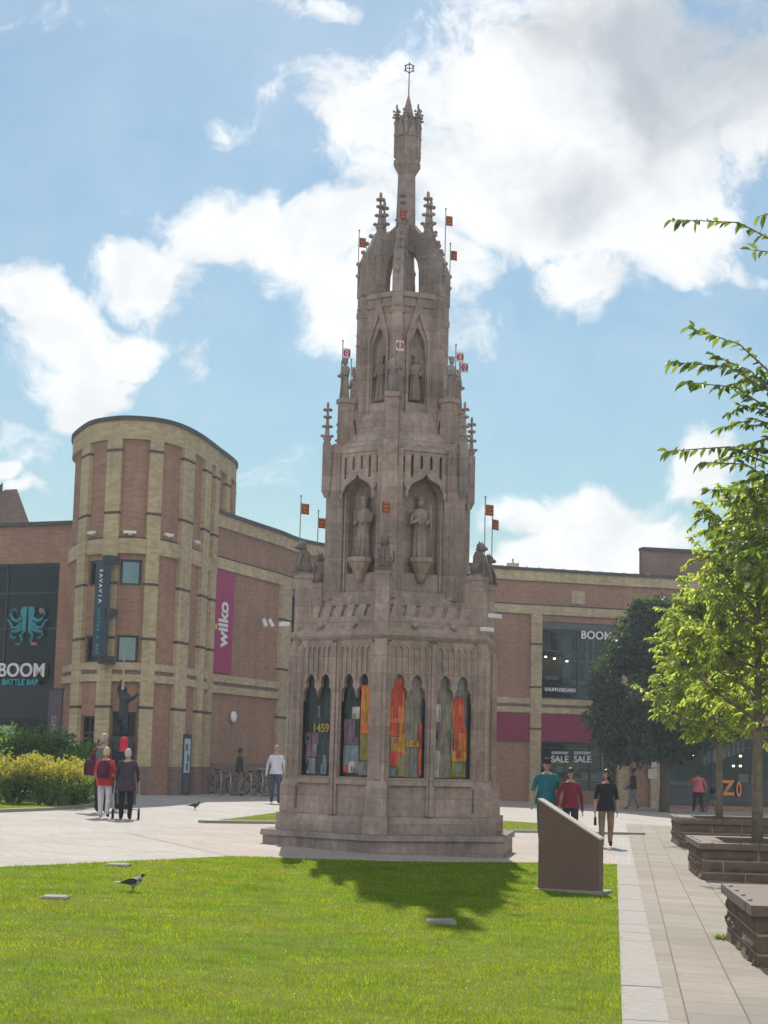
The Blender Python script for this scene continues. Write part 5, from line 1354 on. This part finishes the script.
def headwear(pr, hm, mat, kind):
    K = MB()
    if kind == 'cap':
        K.lathe([(.088, .03), (.09, .06), (.082, .10), (.055, .128), (.01, .138)], 16, sx=.95, sy=1.2)
        K.add([(-.07, -.09, .045), (.07, -.09, .045), (.06, -.17, .025), (0, -.185, .022), (-.06, -.17, .025), (-.07, -.09, .055), (.07, -.09, .055), (.06, -.17, .034), (0, -.185, .031), (-.06, -.17, .034)], [(0, 1, 2, 3, 4), (9, 8, 7, 6, 5), (0, 5, 6, 1), (1, 6, 7, 2), (2, 7, 8, 3), (3, 8, 9, 4), (4, 9, 5, 0)])
    if kind == 'hood':
        K.lathe([(.14, -.22), (.095, -.16), (.092, -.10), (.106, -.02), (.104, .04), (.088, .09), (.058, .125), (.03, .14), (.005, .146)], 16, sx=.98, sy=1.12, c=(0, .018, 0))
    if kind == 'glasses':
        for sg in (-1, 1): K.box((sg*.033, -.097, .02), (.05, .008, .034)); K.box((sg*.072, -.045, .024), (.006, .1, .008))
    K.xform(hm); K.build({'cap': 'cap', 'hood': 'hood', 'glasses': 'sunglasses'}[kind], mat, pr, kind != 'glasses')
MAROON = cloth_mat('maroon_cloth', (.20, .022, .04)); REDC = cloth_mat('red_cloth', (.58, .045, .055)); GREYJ = cloth_mat('grey_jacket', (.16, .155, .16)); WHITEC = cloth_mat('white_cloth', (.66, .62, .64), .1)
PINKC = cloth_mat('pink_cloth', (.70, .17, .19)); TEALC = cloth_mat('teal_cloth', (.012, .15, .19)); KHAKI = cloth_mat('khaki_cloth', (.27, .19, .12)); BLACKC = cloth_mat('black_cloth', (.018, .018, .022)); JEANS = cloth_mat('denim', (.05, .075, .12)); LJEANS = cloth_mat('pale_denim', (.21, .24, .29)); SHIRT = cloth_mat('pale_shirt', (.62, .60, .68), .08); PURPC = cloth_mat('purple_cloth', (.055, .04, .062)); DGREEN = cloth_mat('dark_green_cloth', (.03, .045, .045)); BAGM = cloth_mat('maroon_bag', (.085, .02, .045)); REDCAP = cloth_mat('red_hood', (.62, .03, .06), .1)
gA, gB, gC, gD = gnd(100, 813), gnd(121, 811), gnd(103.5, 818), gnd(125, 820)
prA, hA = person('white-haired man in grey jacket with dark red sleeves at the left of the group', gA, 1.82, PI-.5, GREYJ, NAVY, sleevemat=MAROON, hair=HAIRG, hstyle='short', look=-.35, headtilt=.3, rhand=(-.30, -.02, .92), lhand=(.22, -.24, 1.05))
prB, hB = person('person in dark jacket and red hood seen from behind', gB, 1.76, PI+.2, NAVY, BLACKC, hair=HAIRD, hstyle='short'); headwear(prB, hB, REDCAP, 'hood')
prC, hC = person('short white-haired woman in red top and white trousers seen from behind', gC, 1.52, PI-.1, REDC, WHITEC, hair=HAIRB, hstyle='bob', headtilt=.2, sleeve='half', hem=.80, rhand=(-.23, -.12, .90), lhand=(.24, -.14, .92), stride=.12, heavy=1.08)
prD, hD = person('stooping white-haired person in dark clothes pushing a wheeled walker', gD, 1.56, PI+.12, PURPC, BLACKC, hair=HAIRW, hstyle='bob', stoop=.38, lhand=(.24, -.30, .93), rhand=(-.26, -.30, .93), hem=.70, heavy=1.1)
# dark red sleeves panel, bags
def backpack(label, pr_loc, h, yaw, mat, zc=1.2):
    r = thing('backpack', label, 'backpack', (pr_loc[0], pr_loc[1], gz(pr_loc[0])), yaw); r.scale = (h/1.75,)*3
    mb = MB(); mb.lathe([(.10, -.22), (.16, -.2), (.17, -.05), (.155, .1), (.12, .19), (.05, .225)], 14, (0, .22, zc), 1, .62); mb.build('pack', mat, r, True)
    mb = MB(); mb.lathe([(.06, -.1), (.10, -.08), (.10, .02), (.05, .05)], 10, (0, .31, zc-.06), 1, .5); mb.build('pocket', mat, r, True)
    mb = MB()
    for sg in (-1, 1): mb.tube([(sg*.09, .15, zc+.16), (sg*.12, .03, zc+.26), (sg*.13, -.10, zc+.18), (sg*.13, -.13, zc-.02), (sg*.14, .08, zc-.16)], .016, 6)
    mb.build('strap', mat, r)
    return r
backpack('dark maroon backpack on the woman in red', gC, 1.52, PI-.1, BAGM)
r = thing('shoulder_bag', 'dark maroon bag hanging from the shoulder of the man in the grey jacket', 'bag', (gA.x, gA.y, gz(gA.x)), PI-.5)
mb = MB(); mb.lathe([(.10, -.2), (.2, -.19), (.21, .05), (.15, .16), (.04, .18)], 12, (.27, .10, 1.06), .8, .55); mb.build('pouch', BAGM, r, True)
mb = MB(); mb.tube([(.27, .1, 1.22), (.22, .06, 1.4), (.17, .0, 1.5), (.19, -.06, 1.4), (.26, .03, 1.2)], .014, 6); mb.build('strap', BAGM, r)
# rollator
ry = PI+.12; rw = thing('rollator', 'four-wheeled walking frame with a grey basket pushed by the stooping person', 'walker', (gD.x, gD.y, gz(gD.x)), ry)
mb = MB()
for sg in (-1, 1):
    mb.tube([(sg*.27, -.27, .86), (sg*.27, -.40, .86), (sg*.27, -.42, .70), (sg*.28, -.30, .12)], .014, 6); mb.tube([(sg*.27, -.42, .55), (sg*.28, -.80, .12)], .014, 6)
mb.tube([(-.27, -.44, .55), (.27, -.44, .55)], .012, 6); mb.tube([(-.27, -.74, .2), (.27, -.74, .2)], .012, 6)
mb.build('frame', METAL, rw)
mb = MB(); mb.box((0, -.56, .44), (.42, .28, .24)); mb.box((0, -.46, .60), (.48, .26, .05)); mb.build('basket', plain('grey_bag', (.16, .15, .14), .8), rw)
def wheel(parent, c, R, w=.03, axis='x', spokes=6, tyre=BLACK):
    mb = MB(); ring = [(c[0], c[1]+R*math.cos(a), c[2]+R*math.sin(a)) for a in (2*PI*i/20 for i in range(21))]; mb.tube(ring, w*.5, 6, cap=False); o = mb.build('wheel', tyre, parent)
    mb = MB()
    for i in range(spokes): a = 2*PI*i/spokes; mb.tube([c, (c[0], c[1]+R*math.cos(a), c[2]+R*math.sin(a))], .004 if spokes > 7 else .008, 4)
    mb.tube([(c[0]-.03, c[1], c[2]), (c[0]+.03, c[1], c[2])], .02, 6); mb.build('spokes', METAL, o); return o
for sg in (-1, 1):
    wheel(rw, (sg*.28, -.30, .11), .10, .045); wheel(rw, (sg*.28, -.80, .11), .10, .045)
    m_ = MB(); m_.tube([(sg*.27, -.24, .865), (sg*.27, -.38, .865)], .02, 8); m_.build('grip', BLACK, rw)

gE = gnd(275, 803.5); prE, hE = person('bald man in a pale shirt and dark jeans walking towards the camera', gE, 1.84, .08, SHIRT, JEANS, hstyle='bald', stride=.22, lhand=(.29, -.12, .86), rhand=(-.29, .08, .86))
prF, hF = person('person in dark jacket and khaki trousers standing in profile by the bicycle racks', (at(239, 790, 63.5).x, 63.5), 1.68, PI/2-.2, DGREEN, KHAKI, skin=SKIN_D, hair=HAIRD)
gG, gH, gI = gnd(546, 846), gnd(570, 848), gnd(606, 847.5)
prG, hG = person('man in teal t-shirt, dark cap and sunglasses walking at the left of three', gG, 1.80, -.05, TEALC, JEANS, hair=HAIRD, sleeve='half', hem=.84, heavy=1.12, lhand=(.28, -.02, .86), rhand=(-.30, -.08, .86), stride=.15, look=.1)
headwear(prG, hG, BLACKC, 'cap'); headwear(prG, hG, EYE_M, 'glasses')
prH, hH = person('woman in a maroon v-neck top walking in the middle of three', gH, 1.63, .0, MAROON, NAVY, hair=HAIRD, hstyle='tied', sleeve='long', rhand=(-.30, -.14, .92), lhand=(.27, .04, .84), stride=-.15, look=-.35, heavy=1.02); headwear(prH, hH, EYE_M, 'glasses')
prI, hI = person('woman in black top and khaki cropped trousers looking to her right, right of three', gI, 1.64, -.08, BLACKC, KHAKI, hair=HAIRD, hstyle='long', sleeve='half', stride=-.32, look=-.85, rhand=(-.26, -.10, .82), lhand=(.25, .02, .84), hem=.82, heavy=1.05)
wI = gI; t_ = thing('handbag', 'small dark purse in the hand of the woman in black', 'bag', (gI.x-.25, gI.y-.12, gz(gI.x)+.58)); mb = MB(); mb.box((0, 0, -.03), (.05, .12, .17), taper=.8); mb.build('pouch', BLACKC, t_); mb = MB(); mb.tube([(0, -.04, .05), (0, -.03, .15), (0, .03, .15), (0, .04, .05)], .006, 5); mb.build('strap', BLACKC, t_)
pJ = at(633, 806, 77.0); prJ, hJ = person('person in dark jacket and pale jeans striding to the left past the dark tree', pJ, 1.74, -PI/2+.15, BLACKC, LJEANS, skin=SKIN_D, stride=.62, lhand=(.25, -.28, .98), rhand=(-.26, .1, .9))
t_ = thing('carrier_bag', 'pale bag under the arm of the striding person', 'bag', (pJ.x-.30, pJ.y-.1, gz(pJ.x)+1.02)); mb = MB(); mb.lathe([(.05, -.2), (.14, -.17), (.15, .0), (.10, .14), (.03, .17)], 10, sx=1, sy=.5); mb.build('pouch', plain('pale_plastic', (.42, .40, .42), .5), t_, True)
pK = at(698, 808, 79.5); prK, hK = person('person in pink t-shirt and black trousers seen from behind by the shopfront', pK, 1.82, PI-.15, PINKC, BLACKC, hair=HAIRD, sleeve='half', heavy=1.32, lhand=(.40, -.30, 1.06), rhand=(-.36, -.05, .90), feet=.19, hem=.84)
pS = (pK.x+.75, pK.y+.35); pcx = thing('pushchair', 'grey and black pushchair beside the person in pink', 'pushchair', (pS[0], pS[1], gz(pS[0])), -PI/2)
mb = MB(); 
for sg in (-1, 1): mb.tube([(sg*.24, .62, 1.02), (sg*.24, .2, .6), (sg*.25, -.45, .15)], .014, 6); mb.tube([(sg*.25, .25, .15), (sg*.24, .0, .55)], .014, 6)
mb.tube([(-.24, .62, 1.02), (.24, .62, 1.02)], .014, 6); mb.build('frame', METAL, pcx)
mb = MB(); mb.prism([(-.22, -.25), (.22, -.25), (.22, .22), (-.22, .22)], .46, .56); mb.prism([(-.22, .1), (.22, .1), (.22, .2), (-.22, .2)], .56, 1.05, [(-.22, .28), (.22, .28), (.22, .38), (-.22, .38)]); mb.build('seat', plain('grey_fabric', (.14, .15, .18), .8), pcx)
mb = MB(); mb.lathe([(.30, 0), (.28, .12), (.2, .22), (.02, .28)], 14, (0, .12, .86), .8, 1.1); mb.build('hood', BLACKC, pcx, True)
for sg in (-1, 1): wheel(pcx, (sg*.26, -.45, .14), .13, .04); wheel(pcx, (sg*.26, .25, .14), .13, .04)
# display dummy in the shop window
pm_ = at(668, 790, 83.9); dm = thing('shop_mannequin', 'mannequin in a crimson jacket standing inside the shop window', 'mannequin', (WG.pos(WG.U(668, 790), -.9).x, WG.pos(WG.U(668, 790), -.9).y, -.1))
mb = MB(); mb.lathe([(.16, .75), (.2, .95), (.16, 1.15), (.22, 1.38), (.10, 1.47), (.05, 1.5)], 12, sx=1, sy=.65); mb.build('jacket', MAROON, dm, True)
mb = MB(); mb.lathe([(.04, 1.48), (.045, 1.55), (.08, 1.62), (.085, 1.7), (.05, 1.78)], 10); mb.tube([(.09, 0, .8), (.09, 0, 0)], [.08, .05], 8); mb.tube([(-.09, 0, .8), (-.09, 0, 0)], [.08, .05], 8); mb.build('form', CREAM, dm, True)

# ------------------------------------------------------------------ bicycles and racks
def rack(px, Y, lab):
    p = at(px, 795, Y); r = MB(); r.tube([(-.0, -.38, -.1), (0, -.38, .72), (0, -.3, .82), (0, .3, .82), (0, .38, .72), (0, .38, -.1)], .028, 8); o = r.build('bike_rack', METAL, smooth=True); o.location = (p.x, p.y, gz(p.x)); o.rotation_euler = (0, 0, .35); tag(o, lab, 'bike rack', 'steel bike racks by the brick wall')
for px, Y, lab in ((217.5, 63.0, 'first steel bicycle hoop from the left by the brick wall'), (227, 63.2, 'second steel bicycle hoop from the left by the brick wall'), (247.5, 63.6, 'steel bicycle hoop just right of the person in profile'), (259, 64.4, 'fourth steel bicycle hoop from the left, near the bald man'), (268, 65.2, 'steel bicycle hoop partly behind the bald man')): rack(px, Y, lab)
def bicycle(px, Y, rz, col, lab):
    p = at(px, 795, Y); b = thing('bicycle', lab, 'bicycle', (p.x, p.y, gz(p.x)), rz, 'bicycles at the racks')
    wheel(b, (0, -.52, .34), .33, .035, spokes=12); wheel(b, (0, .52, .34), .33, .035, spokes=12)
    mb = MB(); bb, se, hd, rr, fr_ = (0, .05, .28), (0, .18, .78), (0, -.36, .80), (0, .52, .34), (0, -.52, .34)
    for a, c in ((bb, se), (se, hd), (bb, (0, -.38, .70)), (bb, rr), (se, rr), ((0, -.34, .88), fr_)): mb.tube([a, c], .016, 6)
    mb.build('frame', plain('bike_paint', col, .35, .1), b)
    mb = MB(); mb.ball((0, .2, .88), (.07, .13, .03), 8); mb.tube([(0, .18, .76), (0, .2, .87)], .013, 6); mb.build('saddle', BLACK, b)
    mb = MB(); mb.tube([(0, -.34, .86), (0, -.36, .98)], .013, 6); mb.tube([(-.28, -.28, 1.0), (-.15, -.38, .98), (.15, -.38, .98), (.28, -.28, 1.0)], .012, 6); mb.build('handlebar', METAL, b)
bicycle(221, 64.0, 1.2, (.03, .04, .06), 'dark bicycle between the two left hoops by the brick wall')
bicycle(254, 64.8, 1.0, (.05, .05, .05), 'black bicycle leaning at the hoops right of the person in profile')
bicycle(264, 65.8, 1.3, (.10, .02, .02), 'dark red bicycle at the hoops beside the bald man')

# ------------------------------------------------------------------ pigeons
def pigeon(label, loc, yaw, s, dark, pale):
    b = thing('pigeon', label, 'pigeon', (loc.x, loc.y, gz(loc.x)+.01), yaw, 'pigeons on the square'); b.scale = (s,)*3
    J = {'t': ((.17, 0, .125), (.022, .012)), 'r': ((.10, 0, .13), (.036, .03)), 'b': ((.02, 0, .135), (.056, .058)), 'c': ((-.06, 0, .145), (.055, .056)), 'n': ((-.105, 0, .195), .034), 'h': ((-.125, 0, .235), .028), 'k': ((-.15, 0, .233), .012), 'bk': ((-.172, 0, .228), .005)}
    E = [('t', 'r'), ('r', 'b'), ('b', 'c'), ('c', 'n'), ('n', 'h'), ('h', 'k'), ('k', 'bk')]
    for n, sg in (('l', 1), ('r_', -1)):
        J[n+'1'] = ((0.0, sg*.03, .085), .015); J[n+'2'] = ((.01, sg*.032, .045), .007); J[n+'3'] = ((-.005, sg*.032, .008), .006); J[n+'4'] = ((-.035, sg*.034, .004), .005); E += [('b', n+'1'), (n+'1', n+'2'), (n+'2', n+'3'), (n+'3', n+'4')]
    me = skin_mesh(J, E, 'b', 2); me.materials.append(pale); me.materials.append(dark); me.materials.append(LIP)
    for p in me.polygons:
        c = p.center; p.material_index = 2 if c.z < .07 else (1 if (c.x < -.108 and c.z > .2) or c.x > .07 or (c.x < -.03 and c.z < .17 and dark is not pale and c.z > .15) else 0)
    o = bpy.data.objects.new('body', me); COL.objects.link(o); o.parent = b
    for sg in (-1, 1):
        mb = MB(); mb.plate([(-.075, .16), (-.03, .185), (.05, .175), (.15, .135), (.19, .115), (.10, .105), (.0, .10), (-.06, .12)], [], lambda a, z, d, sg=sg: (a, sg*(.058+d-.02*max(0, a/.19)), z), .012); mb.build('wing', dark, b)
    mb = MB(); mb.prism([(.15, -.02), (.26, -.035), (.27, 0), (.26, .035), (.15, .02)], .115, .128); mb.build('tail', pale, b)
PG = plain('pigeon_dark', (.035, .037, .045), .5, .2, 60); PP = plain('pigeon_pale', (.50, .50, .50), .6, .15, 60); PGR = plain('pigeon_grey', (.11, .11, .125), .55, .2, 60)
pigeon('dark pigeon with white neck and tail walking on the front lawn', gnd(133, 893), PI-.2, .84, PG, PP)
pigeon('grey pigeon standing on the pale paving left of the monument', gnd(195, 810.5), PI-.3, .95, PG, PGR)

# ------------------------------------------------------------------ sky, sun
w = bpy.data.worlds.new('World'); sc.world = w; w.use_nodes = True; nt = w.node_tree; nt.nodes.clear()
EL = math.radians(42.8); LX, LY = .036, -1.0
AZ = math.atan2(-LX, -LY)                                   # sun's bearing, clockwise from +Y
out = N(nt, 'ShaderNodeOutputWorld'); bg = N(nt, 'ShaderNodeBackground'); bg.inputs[1].default_value = SKY_STRENGTH = .11
sky = N(nt, 'ShaderNodeTexSky', sky_type='NISHITA'); sky.sun_disc = False; sky.sun_elevation = EL; sky.sun_rotation = AZ; sky.air_density = 1.3; sky.dust_density = .6; sky.ozone_density = 2.0
tc = N(nt, 'ShaderNodeTexCoord'); D = tc.outputs['Generated']
s = N(nt, 'ShaderNodeSeparateXYZ'); nt.links.new(D, s.inputs[0])
ya = math_(nt, 'MAXIMUM', math_(nt, 'ABSOLUTE', s.outputs[1]), .12)
cb = N(nt, 'ShaderNodeCombineXYZ'); nt.links.new(math_(nt, 'DIVIDE', s.outputs[0], ya), cb.inputs[0]); nt.links.new(math_(nt, 'DIVIDE', s.outputs[2], ya), cb.inputs[1])
P0 = cb.outputs[0]
n3 = N(nt, 'ShaderNodeTexNoise'); n3.inputs['Scale'].default_value = 13; n3.inputs['Detail'].default_value = 4; nt.links.new(P0, n3.inputs['Vector'])
dv = N(nt, 'ShaderNodeVectorMath', operation='SUBTRACT'); nt.links.new(n3.outputs['Color'], dv.inputs[0]); dv.inputs[1].default_value = (.5, .5, .5)
dsc = N(nt, 'ShaderNodeVectorMath', operation='SCALE'); nt.links.new(dv.outputs[0], dsc.inputs[0]); dsc.inputs['Scale'].default_value = .075
pa = N(nt, 'ShaderNodeVectorMath', operation='ADD'); nt.links.new(P0, pa.inputs[0]); nt.links.new(dsc.outputs[0], pa.inputs[1]); PD = pa.outputs[0]
def blob(px, py, rx, ry, wgt=1.0):
    d = ray(px, py); cx, cz = d.x/d.y, d.z/d.y; k = 1/FPX*1.06
    a = N(nt, 'ShaderNodeVectorMath', operation='SUBTRACT'); nt.links.new(PD, a.inputs[0]); a.inputs[1].default_value = (cx, cz, 0)
    b = N(nt, 'ShaderNodeVectorMath', operation='MULTIPLY'); nt.links.new(a.outputs[0], b.inputs[0]); b.inputs[1].default_value = (1/(rx*k), 1/(ry*k), 0)
    l = N(nt, 'ShaderNodeVectorMath', operation='LENGTH'); nt.links.new(b.outputs[0], l.inputs[0])
    m = N(nt, 'ShaderNodeMapRange', interpolation_type='SMOOTHERSTEP'); nt.links.new(l.outputs['Value'], m.inputs[0]); m.inputs[1].default_value = 1.6; m.inputs[2].default_value = .1; m.inputs[3].default_value = 0; m.inputs[4].default_value = wgt
    return m.outputs[0]
BL = [(85, 335, 85, 36), (75, 375, 55, 40), (30, 300, 60, 30), (600, 520, 105, 52), (385, 120, 75, 70), (640, 215, 75, 60), (140, 268, 60, 34), (330, 225, 75, 55), (560, 190, 130, 90), (450, 190, 70, 80), (300, 255, 60, 45), (620, 60, 200, 105), (500, 110, 120, 90), (650, 150, 110, 95), (730, 90, 110, 90), (400, 165, 85, 60), (265, 225, 110, 45), (170, 260, 55, 32), (330, 295, 55, 42), (585, 270, 62, 48), (500, 225, 85, 55), (420, 270, 90, 50, .9),
      (50, 310, 62, 34), (115, 345, 55, 28), (90, 395, 38, 26), (205, 355, 26, 30, .6), (310, 0, 60, 18, .5), (212, 128, 36, 24, .4), (275, 98, 26, 16, .38), (590, 525, 75, 42), (510, 512, 42, 26), (650, 535, 60, 45), (695, 470, 38, 42), (560, 560, 120, 30), (275, 472, 40, 28, .62), (10, 452, 24, 16, .7), (40, 480, 40, 16, .6), (480, 330, 40, 22, .4), (735, 255, 40, 16, .45), (60, 20, 80, 26, .4), (30, 430, 50, 30, .4)]
dens = None
for b in BL:
    v = blob(*b); dens = v if dens is None else math_(nt, 'MAXIMUM', dens, v)
vv = N(nt, 'ShaderNodeVectorMath', operation='ADD'); nt.links.new(PD, vv.inputs[0]); vv.inputs[1].default_value = (3.1, 7.7, 0)
nb = noise(nt, vv.outputs[0], 12, 9, .62)
nfine = noise(nt, vv.outputs[0], 34, 6, .65)
f = math_(nt, 'ADD', math_(nt, 'MULTIPLY', dens, 1.28), math_(nt, 'MULTIPLY', math_(nt, 'SUBTRACT', nb, .5), 2.7))
f = math_(nt, 'ADD', f, math_(nt, 'MULTIPLY', math_(nt, 'SUBTRACT', nfine, .5), 1.5))
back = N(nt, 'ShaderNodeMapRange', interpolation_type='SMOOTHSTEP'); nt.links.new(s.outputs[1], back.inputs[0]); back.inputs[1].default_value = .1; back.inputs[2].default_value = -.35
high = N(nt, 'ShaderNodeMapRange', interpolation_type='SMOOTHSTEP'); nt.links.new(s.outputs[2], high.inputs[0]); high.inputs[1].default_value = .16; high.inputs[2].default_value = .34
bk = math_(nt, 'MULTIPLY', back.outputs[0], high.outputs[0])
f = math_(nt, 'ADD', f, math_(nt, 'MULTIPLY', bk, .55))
al = N(nt, 'ShaderNodeMapRange', interpolation_type='SMOOTHSTEP'); nt.links.new(f, al.inputs[0]); al.inputs[1].default_value = .28; al.inputs[2].default_value = 1.08
# thin veil everywhere
veil = N(nt, 'ShaderNodeMapRange'); nt.links.new(nb, veil.inputs[0]); veil.inputs[1].default_value = .35; veil.inputs[2].default_value = .75; veil.inputs[3].default_value = .0; veil.inputs[4].default_value = .16
alpha = math_(nt, 'MAXIMUM', math_(nt, 'MULTIPLY', al.outputs[0], .97), veil.outputs[0])
g1 = blob(700, 60, 190, 130); g2 = blob(545, 190, 90, 70, .7); g3 = blob(640, 40, 90, 60, .6)
thick = N(nt, 'ShaderNodeMapRange', interpolation_type='SMOOTHSTEP'); nt.links.new(math_(nt, 'ADD', math_(nt, 'MAXIMUM', math_(nt, 'MAXIMUM', g1, g2), g3), math_(nt, 'MULTIPLY', math_(nt, 'SUBTRACT', noise(nt, vv.outputs[0], 9, 5, .55), .5), 1.6)), thick.inputs[0]); thick.inputs[1].default_value = .16; thick.inputs[2].default_value = 1.15
CW, CG = (4.0, 4.05, 4.1), (2.0, 2.2, 2.45)
ccol = mixrgb(nt, 'MIX', math_(nt, 'MULTIPLY', thick.outputs[0], .9), CW, CG)
soft = ramp2(nt, noise(nt, vv.outputs[0], 22, 5, .6), .86, 1.1)
ccol = mixrgb(nt, 'MULTIPLY', 1.0, ccol, soft)
ccol = mixrgb(nt, 'MIX', bk, ccol, (11.0, 10.7, 10.3))   # unseen bright clouds behind the camera, added to raise the shade fill
hs = N(nt, 'ShaderNodeHueSaturation'); hs.inputs['Saturation'].default_value = 1.03; hs.inputs['Value'].default_value = .36; nt.links.new(mixrgb(nt, 'MULTIPLY', 1.0, sky.outputs[0], (.66, .82, .88)), hs.inputs['Color'])
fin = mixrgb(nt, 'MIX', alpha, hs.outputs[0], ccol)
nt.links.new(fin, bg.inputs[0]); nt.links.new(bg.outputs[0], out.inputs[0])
sd = bpy.data.lights.new('sun', 'SUN'); sd.energy = 2.15; sd.angle = math.radians(.53); sd.color = (1, .95, .86)
so = bpy.data.objects.new('sun', sd); COL.objects.link(so)
Ld = Vector((LX*math.cos(EL), LY*math.cos(EL), -math.sin(EL))); so.rotation_euler = Ld.to_track_quat('-Z', 'Y').to_euler()

sc.view_settings.view_transform = 'Standard'; sc.view_settings.look = 'None'; sc.view_settings.exposure = 1.2; sc.view_settings.gamma = 1
sc.view_settings.use_curve_mapping = False
sc.render.engine = 'CYCLES'; sc.cycles.max_bounces = 5; sc.cycles.transparent_max_bounces = 6; sc.cycles.use_denoising = True; sc.cycles.volume_bounces = 0; sc.cycles.diffuse_bounces = 3; sc.cycles.glossy_bounces = 2; sc.cycles.transmission_bounces = 3; sc.cycles.use_adaptive_sampling = True; sc.cycles.adaptive_threshold = .02

# ------------------------------------------------------------------ volume added to lift the darks like veiling glare: haze
mb = MB(); mb.box((0, 28, 8.5), (140, 190, 24))
hz = mb.build('glare_haze', []); tag(hz, kind='stuff')
m = bpy.data.materials.new('glare_haze'); m.use_nodes = True; nt = m.node_tree; nt.nodes.clear()
vol = N(nt, 'ShaderNodeVolumePrincipled'); vol.inputs['Density'].default_value = .00065; vol.inputs['Color'].default_value = (.80, .90, 1, 1); vol.inputs['Anisotropy'].default_value = .45
o_ = N(nt, 'ShaderNodeOutputMaterial'); nt.links.new(vol.outputs[0], o_.inputs['Volume']); hz.data.materials.append(m)
